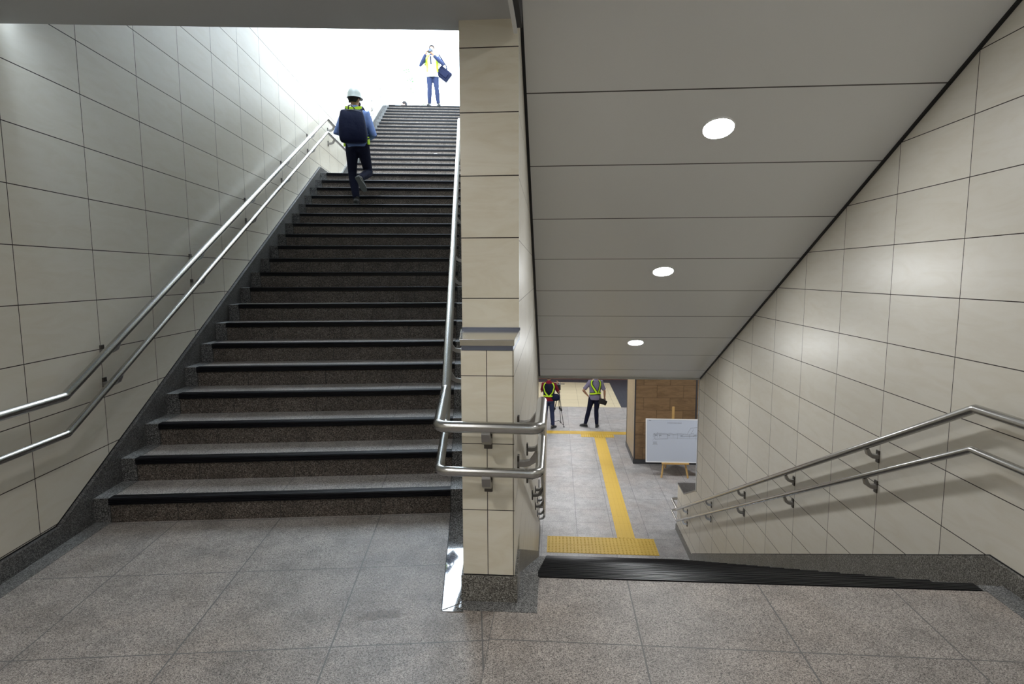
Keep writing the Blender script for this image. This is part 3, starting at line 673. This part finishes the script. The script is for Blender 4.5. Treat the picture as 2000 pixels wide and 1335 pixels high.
# ------------------------------------------------------------------ people
M_SKIN = newmat('skin', (.34, .19, .12), .6); M_HAIR = cloth_mat('black_hair', (.012, .010, .010), .6)
M_HELM = newmat('white_helmet', (.34, .38, .37), .35)
M_BLUES = cloth_mat('blue_grey_shirt', (.13, .19, .38)); M_NAVY = cloth_mat('navy_trousers', (.010, .012, .028)); M_NAVY2 = cloth_mat('navy_bag_cloth', (.007, .010, .032), .7)
M_HIVIS = newmat('hi_vis_yellow', (.47, .72, .02), .6); M_MAROON = cloth_mat('maroon_shirt', (.16, .012, .025)); M_LILAC = cloth_mat('grey_lilac_shirt', (.20, .185, .27))
M_SHOE = newmat('black_shoe', (.012, .012, .014), .5); M_SOLE = newmat('grey_sole', (.09, .10, .10), .8); M_WSHIRT = cloth_mat('white_shirt', (.75, .78, .72)); M_MASK = newmat('blue_mask', (.20, .50, .70), .7)
M_CAMB = newmat('black_camera', (.012, .012, .014), .35); M_DVEST = cloth_mat('dark_vest', (.012, .014, .03)); M_GLASS = newmat('glasses_frame', (.02, .02, .05), .3); M_JEAN = cloth_mat('dark_blue_jeans', (.03, .04, .09)); M_LENS = newmat('lens_glass', (.02, .03, .06), .05)
TORSO = [(.84, .155, .115), (.92, .165, .118), (1.00, .150, .108), (1.10, .150, .108), (1.22, .166, .114), (1.33, .178, .112), (1.40, .165, .098), (1.445, .115, .078), (1.475, .062, .060)]
def tprof(z, add=0.0):
    for i in range(len(TORSO) - 1):
        a, b_ = TORSO[i], TORSO[i + 1]
        if z <= b_[0] or i == len(TORSO) - 2:
            k = max(0, min(1, (z - a[0]) / (b_[0] - a[0]))); return (a[1] + (b_[1] - a[1]) * k + add, a[2] + (b_[2] - a[2]) * k + add)
def remesh(o, vox, smooth_it=5):
    m = o.modifiers.new('remesh', 'REMESH'); m.mode = 'VOXEL'; m.voxel_size = vox; m.use_smooth_shade = True
    s = o.modifiers.new('smooth', 'SMOOTH'); s.factor = .5; s.iterations = smooth_it
    return o
class Fig:
    def __init__(s, name, label, foot, rz, J, scale=.9, lean=0.0, side=0.0, head=(0, 0), category='person'):
        s.J = {k: Vector(v) for k, v in J.items()}; s.lean = lean; s.side = side; s.head = head
        s.root = empty('person', foot, rz); s.root['_o'] = (0, 0, 0); s.root.scale = (scale,) * 3
        tag(s.root, label, category)
    def tc(s, z):                                    # torso axis point
        k = (z - .88); hp = s.J['hip']; return Vector((hp.x + s.side * k, hp.y + s.lean * k, z))
    def torso(s, b, add, z0, z1, step=.035):
        z = z0; P = []; R = []
        while z < z1 + 1e-6: P.append(s.tc(z)); R.append(tprof(z, add)); z += step
        b.tube(P, R, 24)
    def on(s, ang, z, add):                          # point on torso surface; ang 0 = front(+y), 180 = back
        rx, ry = tprof(z, add); c = s.tc(z); a = R_(ang); return c + Vector((rx * math.sin(a), ry * math.cos(a), 0))
    def strap(s, name, mat, pts, w=.045, add=.032, th=.006, parent=None):
        b = MB(); L = []
        dense = []
        for i in range(len(pts) - 1):
            for k in range(8): t_ = k / 8; dense.append((pts[i][0] * (1 - t_) + pts[i + 1][0] * t_, pts[i][1] * (1 - t_) + pts[i + 1][1] * t_))
        dense.append(pts[-1])
        C_ = [s.on(a, z, add) for a, z in dense]; P = []
        for i, c in enumerate(C_):
            t_ = (C_[min(i + 1, len(C_) - 1)] - C_[max(i - 1, 0)]).normalized(); ax = s.tc(dense[i][1]); nrm = (c - ax); nrm.z = 0; nrm.normalize()
            sd = t_.cross(nrm).normalized(); P += [c - sd * w / 2 - nrm * th, c + sd * w / 2 - nrm * th, c + sd * w / 2 + nrm * th, c - sd * w / 2 + nrm * th]
        n = len(C_); F = [(i * 4 + j, i * 4 + (j + 1) % 4, (i + 1) * 4 + (j + 1) % 4, (i + 1) * 4 + j) for i in range(n - 1) for j in range(4)] + [(3, 2, 1, 0), tuple((n - 1) * 4 + j for j in range(4))]
        b.add(P, F); return soft(b.build(name, mat, parent or s.root, origin=(0, 0, 0)))
    def hand(s, b, side):
        J = s.J; w = J['wrist' + side]; e = J['elbow' + side]; d = (w - e).normalized()
        palm = J.get('palm' + side, w + d * .085); pd = (palm - w).normalized()
        inn = Vector(J.get('in' + side, (0, 1, 0))); inn = (inn - pd * inn.dot(pd)).normalized(); sp = pd.cross(inn).normalized()   # inn: direction the palm faces
        mid = w + pd * .05
        b.tube([w - pd * .02, w + pd * .02, mid, w + pd * .088], [(.026, .02), (.036, .017), (.042, .016), (.040, .013)], 12)
        for i, ln in enumerate((.062, .072, .068, .054)):
            o = w + pd * .082 + sp * ((i - 1.5) * .0195); a1 = o + (pd * .85 + inn * .35).normalized() * ln * .5; a2 = a1 + (pd * .35 + inn * .9).normalized() * ln * .35; a3 = a2 + (inn * 1 - pd * .25).normalized() * ln * .25
            b.tube([o - pd * .015, o, a1, a2, a3], [.0095, .0098, .0092, .0085, .0065], 8)
        o = w + pd * .03 - sp * .034; a1 = o + (pd * .6 - sp * .6 + inn * .3).normalized() * .034; a2 = a1 + (pd * .75 + inn * .7).normalized() * .028
        b.tube([w + pd * .015 - sp * .012, o, a1, a2], [.013, .0125, .011, .008], 8)
    def arm(s, b, side, add, upto='wrist'):
        J = s.J; sg = -1 if side == 'l' else 1
        sh = J.get('sh' + side) or (s.tc(1.365) + Vector((sg * .168, 0, 0))); e = J['elbow' + side]; w = J['wrist' + side]
        inner = s.tc(1.36) + Vector((sg * .09, 0, 0))
        P = [inner, sh, sh + (e - sh) * .5, e]; R = [.055 + add, .055 + add, .047 + add, .040 + add]
        if upto == 'wrist': P += [e + (w - e) * .35, e + (w - e) * .95]; R += [.041 + add, .028 + add * 1.3]
        elif upto == 'short': P[-1] = sh + (e - sh) * .85; R[-1] = .05 + add
        b.tube(P, R, 14); b.ell(P[1], (R[1],) * 3, 12, 8)
        if upto == 'wrist': b.ell(e, (.04 + add,) * 3, 12, 8)
    def leg(s, b, side, add, upto='ankle'):
        J = s.J; sg = -1 if side == 'l' else 1
        h = s.tc(.88) + Vector((sg * .085, 0, 0)); k = J['knee' + side]; a = J['ankle' + side]
        P = [h + Vector((0, 0, .05)), h, h + (k - h) * .45, k, k + (a - k) * .35, k + (a - k) * .8, a]
        R = [.085 + add, .090 + add, .076 + add, .056 + add, .056 + add * 1.3, .040 + add * 1.8, .036 + add * 1.8]
        b.tube(P, R, 16); b.ell(k, (.056 + add,) * 3, 12, 8)
    def headmesh(s, b):
        yaw, pit = s.head; c0 = s.tc(1.475); c = c0 + Vector((0, .015, .128)); s.hc = c
        q = Matrix.Rotation(R_(-yaw), 3, 'Z') @ Matrix.Rotation(R_(pit), 3, 'X'); s.hq = q
        b.tube([s.tc(1.40), c0, c + q @ Vector((0, -.015, -.06))], [.062, .056, .054], 14)
        b.ell(c + q @ Vector((0, -.005, .02)), (.077, .095, .105), 20, 14, q)
        b.ell(c + q @ Vector((0, .025, -.055)), (.055, .062, .058), 16, 10, q)
        b.tube([c + q @ Vector((0, .075, .02)), c + q @ Vector((0, .105, -.018)), c + q @ Vector((0, .085, -.03))], [.009, .014, .010], 8)       # nose
        b.ell(c + q @ Vector((0, .080, -.062)), (.024, .010, .010), 10, 6, q)                                                              # lips
        for sg in (-1, 1):
            b.ell(c + q @ Vector((sg * .078, -.005, -.008)), (.010, .020, .032), 10, 8, q)                                                  # ears
            b.ell(c + q @ Vector((sg * .030, .078, .012)), (.014, .010, .008), 8, 6, q)                                                     # eyelids
    def foot(s, b, side, add=0.0, sole=False):
        a = s.J['ankle' + side]; d = Vector(s.J.get('toe' + side, (0, 1, 0))).normalized(); dn = Vector(s.J.get('dn' + side, (0, 0, -1))); dn = (dn - d * dn.dot(d)).normalized()
        if sole:
            sd = d.cross(dn).normalized(); P = []
            out = [(-.085, .028), (-.07, .036), (0, .034), (.08, .046), (.14, .044), (.18, .026), (.19, 0)]
            loop = out + [(x, -y) for x, y in reversed(out[:-1])]
            n = len(loop)
            for h in (.072, .092):
                for x, y in loop: P.append(a + d * x + sd * y + dn * h)
            b.add(P, [tuple(range(n)), tuple(range(2 * n - 1, n - 1, -1))] + [((i + 1) % n, i, n + i, n + (i + 1) % n) for i in range(n)])
            return
        b.tube([a - dn * .04, a, a + dn * .035], [.042 + add, .042 + add, .046 + add], 14)
        b.tube([a + dn * .045 - d * .075, a + dn * .045 - d * .05, a + dn * .035 + d * .02, a + dn * .052 + d * .10, a + dn * .06 + d * .165, a + dn * .064 + d * .185],
               [(.02, .02), (.037 + add, .035 + add), (.038 + add, .045 + add), (.044 + add, .030 + add), (.036 + add, .020), (.018, .012)], 14)
    def body(s):
        b = MB(); s.torso(b, -.012, .84, 1.47); s.headmesh(b)
        for sd in 'lr': s.arm(b, sd, -.006); s.hand(b, sd); s.leg(b, sd, -.008); s.foot(b, sd, -.008)
        o = remesh(b.build('body', M_SKIN, s.root, origin=(0, 0, 0)), .0085, 3)
        for sg in (-1, 1):
            e = MB().ell(s.hc + s.hq @ Vector((sg * .030, .086, .012)), (.009, .006, .005), 10, 8, s.hq).build('eye', M_HAIR, s.root, origin=(0, 0, 0), smooth=True)
        return o
    def shirt(s, mat, sleeves='wrist', hem=.86, name='shirt'):
        b = MB(); s.torso(b, .016, hem, 1.455)
        for sd in 'lr': s.arm(b, sd, .012, sleeves)
        b.tube([s.tc(1.43), s.tc(1.47), s.tc(1.50) + Vector((0, .008, .0))], [.075, .068, .064], 16)
        return remesh(b.build(name, mat, s.root, origin=(0, 0, 0)), .012)
    def trousers(s, mat):
        b = MB(); s.torso(b, .008, .82, .98)
        for sd in 'lr': s.leg(b, sd, .010)
        return remesh(b.build('trousers', mat, s.root, origin=(0, 0, 0)), .012)
    def shoes(s, mat=None, sole=None):
        for sd in 'lr':
            b = MB(); s.foot(b, sd, .004); o = remesh(b.build('shoe', mat or M_SHOE, s.root, origin=(0, 0, 0)), .008, 3)
            b = MB(); s.foot(b, sd, 0, True); b.build('sole', sole or M_SOLE, o, origin=(0, 0, 0))
    def hair(s, mat=None, cap=1.0, low=-.02):
        b = MB(); q = s.hq; c = s.hc + q @ Vector((0, -.012, .03))
        seg, rings = 22, 12; P = []; F = []
        for i in range(rings + 1):
            ph = math.pi * .62 * i / rings
            for j in range(seg):
                a = 2 * math.pi * j / seg; fr = math.cos(a)   # j=0 -> +y front
                lim = (1.0 if fr < .3 else 1 - .33 * (fr - .3) / .7) * (1.12 if fr < -.3 else 1.0)
                p_ = ph * lim
                P.append(c + q @ Vector((.087 * math.sin(p_) * math.sin(a), .105 * math.sin(p_) * math.cos(a), .108 * math.cos(p_) - (.02 if fr < -.2 and i == rings else 0))))
        for i in range(rings):
            for j in range(seg): F.append((i * seg + j, (i + 1) * seg + j, (i + 1) * seg + (j + 1) % seg, i * seg + (j + 1) % seg))
        b.add(P, F); o = b.build('hair', mat or M_HAIR, s.root, origin=(0, 0, 0), smooth=True)
        m = o.modifiers.new('solid', 'SOLIDIFY'); m.thickness = .01; m.offset = -1
        return o
    def helmet(s):
        b = MB(); q = s.hq; c = s.hc + q @ Vector((0, -.005, .045))
        prof = [(.001, .128), (.035, .124), (.070, .108), (.098, .080), (.115, .040), (.121, .0), (.128, -.012), (.131, -.018), (.124, -.018), (.115, -.004), (.108, .035), (.090, .075), (.06, .1), (.001, .118)]
        seg = 28; P = []
        for r, z in prof:
            for j in range(seg):
                a = 2 * math.pi * j / seg; k = 1.12 if math.cos(a) > 0 else 1.02
                brim = .03 * max(0, math.cos(a)) if z < -.01 else 0
                P.append(c + q @ Vector(((r + brim * .3) * math.sin(a) * .84, (r * k * .93 + brim) * math.cos(a), z * 1.12)))
        n = len(prof); F = [(i * seg + j, i * seg + (j + 1) % seg, (i + 1) * seg + (j + 1) % seg, (i + 1) * seg + j) for i in range(n - 1) for j in range(seg)]
        b.add(P, F); return soft(b.build('helmet', M_HELM, s.root, origin=(0, 0, 0)), 60)
    def toworld(s, p): return s.root.matrix_basis @ Vector(p)
def rot_for(f, facing): return -FR[f] + R_(facing)      # facing: 0 looks away from the camera, 180 towards it
# --- man in the white helmet climbing the stair
J = dict(hip=(.02, .10, .88), kneel=(-.075, .13, .50), anklel=(.0, 0.0, .095), kneer=(.155, .22, .52), ankler=(.075, -.10, .385), toel=(-.02, 1, 0), toer=(.35, .62, -.72), dnr=(.1, -.75, -.6),
         elbowl=(-.285, .14, 1.12), wristl=(-.17, .36, 1.12), elbowr=(.262, .12, 1.08), wristr=(.15, .34, 1.07), inl=(1, 0, 0), inr=(-1, 0, 0))
fz = 16 * RI + .005; p1 = W('L', -1.512, V0 + 15 * TL_ + .12, fz)
f1 = Fig('person', 'person in white helmet, blue shirt and dark trousers climbing the stair, seen from behind', p1, rot_for('L', 0), J, .865, lean=.10, side=-.06, head=(28, 0))
f1.body(); f1.shirt(M_BLUES); f1.trousers(M_NAVY); f1.shoes(); f1.hair(); f1.helmet()
# hi-vis vest: broad yoke on the shoulders, waist band at the right hip
f1.strap('vest_panel', M_HIVIS, [(228, 1.435), (204, 1.42), (180, 1.40), (156, 1.42), (132, 1.435)], .10, .038)
f1.strap('vest_panel', M_HIVIS, [(120, .97), (90, .985), (55, 1.0)], .11, .036); f1.strap('vest_panel', M_HIVIS, [(236, .93), (262, .93)], .09, .036)
g_ = MB(); q = f1.hq
for sg in (-1, 1): g_.tube([f1.hc + q @ Vector((sg * .074, .0, .012)), f1.hc + q @ Vector((sg * .07, .095, .014))], .003, 6)
for sg in (-1, 1):
    g_.tube([f1.hc + q @ (Vector((sg * .034, .102, .012)) + Vector((.024 * math.cos(a * .7), 0, .018 * math.sin(a * .7)))) for a in range(10)], .0025, 6)
g_.build('glasses', M_GLASS, f1.root, origin=(0, 0, 0))
MB().ell(f1.hc + q @ Vector((0, .070, -.05)), (.054, .040, .044), 16, 10, q).build('face_mask', M_NAVY2, f1.root, origin=(0, 0, 0), smooth=True)
bp = empty('backpack', p1, rot_for('L', 0)); bp.scale = (.865,) * 3; tag(bp, 'dark navy backpack worn by the climbing person in the white helmet', 'backpack')
b = MB(); rows = [(.90, .17, .05), (.93, .205, .075), (1.05, .212, .088), (1.2, .198, .085), (1.32, .178, .07), (1.385, .160, .045), (1.40, .145, .03)]
P = []; seg = 28
for z, rx, ry in rows:
    c = f1.tc(z) + Vector((-.015, -.205 + (1.4 - z) * .02, 0))
    for j in range(seg):
        a = 2 * math.pi * j / seg; ca, sa = math.cos(a), math.sin(a); P.append(c + Vector((rx * math.copysign(abs(ca) ** .5, ca), ry * math.copysign(abs(sa) ** .6, sa), 0)))
F = [(i * seg + j, i * seg + (j + 1) % seg, (i + 1) * seg + (j + 1) % seg, (i + 1) * seg + j) for i in range(len(rows) - 1) for j in range(seg)] + [tuple(range(seg - 1, -1, -1)), tuple((len(rows) - 1) * seg + j for j in range(seg))]
b.add(P, F); o = b.build('bag', M_NAVY2, bp, origin=(0, 0, 0), smooth=True); o.modifiers.new('sub', 'SUBSURF').render_levels = 2
c = f1.tc(1.2) + Vector((-.015, -.29, 0))
MB().tube([c + Vector((.165, .05, -.22)), c + Vector((.165, .045, 0)), c + Vector((.14, .06, .16)), c + Vector((0, .05, .185)), c + Vector((-.14, .06, .16)), c + Vector((-.165, .045, 0))], .004, 6).build('zip', M_CAMB, bp, origin=(0, 0, 0))
for sg in (-1, 1):
    t0 = f1.tc(1.37) + Vector((sg * .10, -.15, 0)); MB().tube([t0, f1.tc(1.455) + Vector((sg * .105, -.05, .03)), f1.tc(1.43) + Vector((sg * .12, .07, .02)), f1.tc(1.3) + Vector((sg * .13, .15, 0)), f1.tc(1.1) + Vector((sg * .15, .12, 0)), f1.tc(1.0) + Vector((sg * .18, -.06, 0)), f1.tc(.97) + Vector((sg * .16, -.16, 0))], [(.032, .008)] * 7, 10).build('shoulder_strap', M_NAVY2, bp, origin=(0, 0, 0), smooth=True)
cc = f1.tc(1.385) + Vector((-.015, -.19, 0))
MB().tube([cc + Vector((-.05, 0, 0)), cc + Vector((-.045, -.01, .07)), cc + Vector((0, -.01, .085)), cc + Vector((.05, -.01, .02)), cc + Vector((.055, 0, 0))], .008, 8).build('handle', M_CAMB, bp, origin=(0, 0, 0), smooth=True)
# --- photographer at the top of the stair
J = dict(hip=(.0, 0, .88), kneel=(-.115, .03, .50), anklel=(-.155, 0, .095), kneer=(.09, .03, .50), ankler=(.105, 0, .095), toel=(-.25, 1, 0), toer=(.25, 1, 0),
         elbowl=(-.29, .17, 1.17), wristl=(-.05, .27, 1.36), elbowr=(.31, .13, 1.16), wristr=(.17, .24, 1.40), inl=(0, -.5, 1), inr=(-1, 0, 0))
p2 = W('L', -.985, 16.62, ZUP + .003)
f2 = Fig('person', 'person in yellow vest and white shirt taking a photograph at the top of the stair', p2, rot_for('L', 180), J, .915, side=.02, head=(0, 4))
f2.body(); f2.shirt(M_JEAN); f2.trousers(M_JEAN); f2.shoes(); f2.hair()
b = MB(); f2.torso(b, .030, .82, 1.44); remesh(b.build('white_shirt', M_WSHIRT, f2.root, origin=(0, 0, 0)), .012)
for sg in (-1, 1): f2.strap('vest_panel', M_HIVIS, [(sg * 28, 1.43), (sg * 46, 1.3), (sg * 50, 1.1), (sg * 56, .96)], .105, .044)
f2.strap('vest_panel', M_HIVIS, [(100, 1.3), (150, 1.3), (210, 1.3), (260, 1.3)], .25, .044)
f2.strap('lanyard', M_NAVY2, [(8, 1.38), (6, 1.15)], .03, .046)
MB().ell(f2.hc + f2.hq @ Vector((0, .072, -.045)), (.056, .042, .045), 16, 10, f2.hq).build('face_mask', M_MASK, f2.root, origin=(0, 0, 0), smooth=True)
def camera_at(root_mat, loc, label, sc_=1.0):
    t = MB(); t.box((-.07, -.035, -.048), (.07, .035, .048)); o = t.build('photo_camera', M_CAMB, origin=(0, 0, 0), bevel=.01)
    o.matrix_world = root_mat @ Matrix.Translation(loc); tag(o, label, 'camera')
    MB().tube([(.0, .03, -.003), (0, .11, -.003), (0, .112, -.003)], [.038, .042, .038], 20).build('lens', M_LENS, o, origin=(0, 0, 0))
    MB().box((-.025, -.03, .045), (.025, .03, .075)).build('viewfinder', M_CAMB, o, origin=(0, 0, 0), bevel=.006)
    return o
bpy.context.view_layer.update()
camera_at(f2.root.matrix_basis.copy(), Vector((.04, .25, 1.47)), 'black camera raised to the face of the person atop the stair')
bg_ = empty('shoulder_bag', p2, rot_for('L', 180)); bg_.scale = (.915,) * 3; tag(bg_, 'dark shoulder bag hanging at the side of the person atop the stair', 'bag')
# this person faces us, so image right is the person's own left (-x)
q = Matrix.Rotation(R_(-28), 3, 'Y')
o = MB().box((-.20, -.08, -.15), (.20, .08, .15)).build('bag', M_NAVY2, bg_, origin=(0, 0, 0), bevel=.03); o.location = (-.33, 0, .93); o.rotation_euler = (0, R_(-38), 0)
o = MB().box((-.12, -.02, -.07), (.12, .02, .07)).build('front_pocket', M_NAVY2, bg_, origin=(0, 0, 0), bevel=.015); o.location = (-.33, .085, .91); o.rotation_euler = (0, R_(-38), 0)
MB().tube([(-.45, 0, .84), (-.40, .02, 1.15), (-.19, .02, 1.47), (-.12, -.09, 1.46), (-.2, -.12, 1.3), (-.21, -.09, 1.05)], [(.018, .004)] * 6, 8).build('strap', M_NAVY2, bg_, origin=(0, 0, 0))
# --- person beyond the top of the stair, only the head seen
J = dict(hip=(0, 0, .88), kneel=(-.09, .02, .5), anklel=(-.09, 0, .095), kneer=(.09, .02, .5), ankler=(.09, 0, .095), elbowl=(-.24, -.02, 1.12), wristl=(-.23, .1, .9), elbowr=(.24, -.02, 1.12), wristr=(.23, .1, .9), inl=(1, 0, 0), inr=(-1, 0, 0))
f3 = Fig('person', 'person beyond the top of the stair with only the head showing', W('L', -2.305, 22.0, ZUP), rot_for('L', 100), J, .945)
f3.body(); f3.shirt(M_WSHIRT); f3.trousers(M_JEAN); f3.shoes(); f3.hair()
# --- cameraman in maroon in the lower hall
J = dict(hip=(0, 0, .88), kneel=(-.10, .03, .50), anklel=(-.12, 0, .095), kneer=(.10, .03, .50), ankler=(.13, 0, .095), toer=(.6, 1, 0), toel=(-.1, 1, 0),
         elbowl=(-.22, .15, 1.14), wristl=(.02, .34, 1.28), elbowr=(.29, .16, 1.12), wristr=(.27, .34, 1.33), inl=(0, 0, 1), inr=(-1, 0, 0))
p4 = W('R', -.215, 16.78, ZB + .004)
f4 = Fig('person', 'person in maroon shirt and harness vest filming with a camera on a tripod', p4, rot_for('R', 0), J, .93, lean=.08, head=(15, -4))
f4.body(); f4.shirt(M_MAROON, 'short'); f4.trousers(M_JEAN); f4.shoes(); f4.hair()
b = MB(); f4.torso(b, .024, 1.02, 1.43); remesh(b.build('vest', M_DVEST, f4.root, origin=(0, 0, 0)), .012)
for sg in (-1, 1): f4.strap('vest_strap', M_HIVIS, [(180 - sg * 38, 1.44), (180 - sg * 48, 1.3), (180 - sg * 36, 1.15), (180 - sg * 8, 1.04)], .04, .042)
f4.strap('vest_strap', M_HIVIS, [(120, 1.04), (180, 1.03), (240, 1.04)], .04, .042)
bw = empty('waist_bag', p4, rot_for('R', 0)); bw.scale = (.9,) * 3; tag(bw, 'dark bag on the right hip of the person in the maroon shirt', 'bag')
b = MB(); b.ell((.21, -.06, 1.02), (.15, .09, .12), 16, 10); b.build('bag', M_NAVY2, bw, origin=(0, 0, 0), smooth=True)
MB().tube([(.12, -.13, 1.1), (-.02, -.17, 1.25), (-.12, -.13, 1.42), (-.10, .03, 1.47)], [(.022, .005)] * 4, 8).build('strap', M_NAVY2, bw, origin=(0, 0, 0))
# tripod with film camera
p5 = W('R', .12, 17.12, ZB); t = empty('tripod', p5, -AR); t.scale = (.9,) * 3; tag(t, 'black video tripod standing beside the person in the maroon shirt', 'tripod')
top = Vector((-.07, 0, 1.10))
for (fx, fy) in ((.12, -.28), (-.30, .10), (.02, .30)):
    ft = Vector((fx, fy, .0)); d = (ft - top)
    sd = d.cross(Vector((0, 0, 1))).normalized() * .018
    lg = MB().tube([top + sd, top + d * .5 + sd], .008, 8).tube([top - sd, top + d * .5 - sd], .008, 8).tube([top + d * .45, top + d * .985], .010, 8).build('leg', M_CAMB, t)
    MB().tube([top + d * .47, top + d * .53], .03, 10).build('clamp', M_CAMB, lg, origin=(0, 0, 0))
    MB().ell(top + d * .975, (.028, .028, .02), 10, 8).build('rubber_foot', M_CAMB, lg, origin=(0, 0, 0), smooth=True)
b = MB(); mid = top + Vector((0, 0, -.95)); mid = Vector((-.05, 0, .17))
for (fx, fy) in ((.12, -.28), (-.30, .10), (.02, .30)): ft = Vector((fx, fy, 0)); b.tube([mid, top + (ft - top) * .93], .009, 8)
b.build('spreader', M_CAMB, t)
MB().lathe([(.05, 1.08), (.055, 1.12), (.04, 1.15), (.035, 1.20)], (-.07, 0, 0), 16).build('head', M_CAMB, t, smooth=True)
MB().tube([(-.07, -.02, 1.17), (-.02, -.30, 1.05)], .008, 8).build('pan_handle', M_CAMB, t)
vc = empty('video_camera', p5 + Vector((0, 0, 0)), -AR); vc.scale = (.9,) * 3; tag(vc, 'black video camera mounted on the tripod', 'camera')
MB().box((-.17, -.18, 1.205), (.0, .20, 1.39)).build('body', M_CAMB, vc, bevel=.012)
MB().tube([(-.07, .17, 1.29), (-.07, .32, 1.29)], [.045, .055], 16).build('lens', M_LENS, vc)
MB().tube([(-.07, -.10, 1.36), (-.07, -.08, 1.42), (-.07, .12, 1.42), (-.07, .14, 1.36)], .012, 8).build('top_handle', M_CAMB, vc)
MB().box((-.15, -.02, 1.37), (.13, .02, 1.385)).build('accessory_bar', M_CAMB, vc)
# --- person in lilac shirt with reflective harness
J = dict(hip=(.0, 0, .88), kneel=(-.17, .03, .49), anklel=(-.27, 0, .095), kneer=(.055, .03, .50), ankler=(.07, -.05, .095), toel=(-.9, .55, 0), toer=(.05, -1, 0),
         elbowl=(-.34, -.06, 1.12), wristl=(-.20, .0, .95), elbowr=(.29, -.03, 1.10), wristr=(.30, .05, .86), palml=(-.15, .03, .90), inl=(0, 0, -1), inr=(-1, 0, 0))
p6 = W('R', 1.105, 17.02, ZB + .004)
J['toer'] = (.25, 1, 0)
f5 = Fig('person', 'person in grey lilac shirt and yellow harness, hand on hip, seen from behind', p6, rot_for('R', 0), J, .965, side=.04, head=(-10, 0))
f5.body(); f5.shirt(M_LILAC, 'short', .84); f5.trousers(M_NAVY); f5.shoes(); f5.hair()
for mt, w_, ad in ((M_DVEST, .085, .036), (M_HIVIS, .048, .043)):
    f5.strap('harness', mt, [(218, 1.44), (212, 1.3), (178, 1.12), (160, 1.05)], w_, ad)
    f5.strap('harness', mt, [(143, 1.44), (140, 1.3), (146, 1.15), (155, 1.05)], w_, ad)
    f5.strap('harness', mt, [(232, 1.03), (205, 1.04), (160, 1.06), (120, 1.05)], w_ * .9, ad)
b = MB().box((-.05, -.04, -.07), (.05, .04, .07)); o = b.build('photo_camera', M_CAMB, origin=(0, 0, 0), bevel=.012)
o.matrix_world = f5.root.matrix_basis @ Matrix.Translation(Vector((.31, .02, .74))) @ Matrix.Rotation(.4, 4, 'Y'); tag(o, 'black camera held at the right side of the person in the lilac shirt', 'camera')
MB().tube([(0, .035, 0), (0, .12, 0)], [.032, .038], 14).build('lens', M_LENS, o, origin=(0, 0, 0))
b = MB().box((-.09, -.05, -.08), (.09, .05, .08)); o = b.build('hip_pouch', M_CAMB, origin=(0, 0, 0), bevel=.02)
o.matrix_world = f5.root.matrix_basis @ Matrix.Translation(Vector((.21, -.07, .80))) @ Matrix.Rotation(.25, 4, 'Y'); tag(o, 'black pouch on the hip of the person in the lilac shirt', 'bag')
MB().tube([(-.02, 0, .06), (-.14, -.02, .27), (-.18, .02, .38)], [(.014, .004)] * 3, 8).build('strap', M_CAMB, o, origin=(0, 0, 0))
for o in list(bpy.data.objects):
    if '_o' in o: del o['_o']
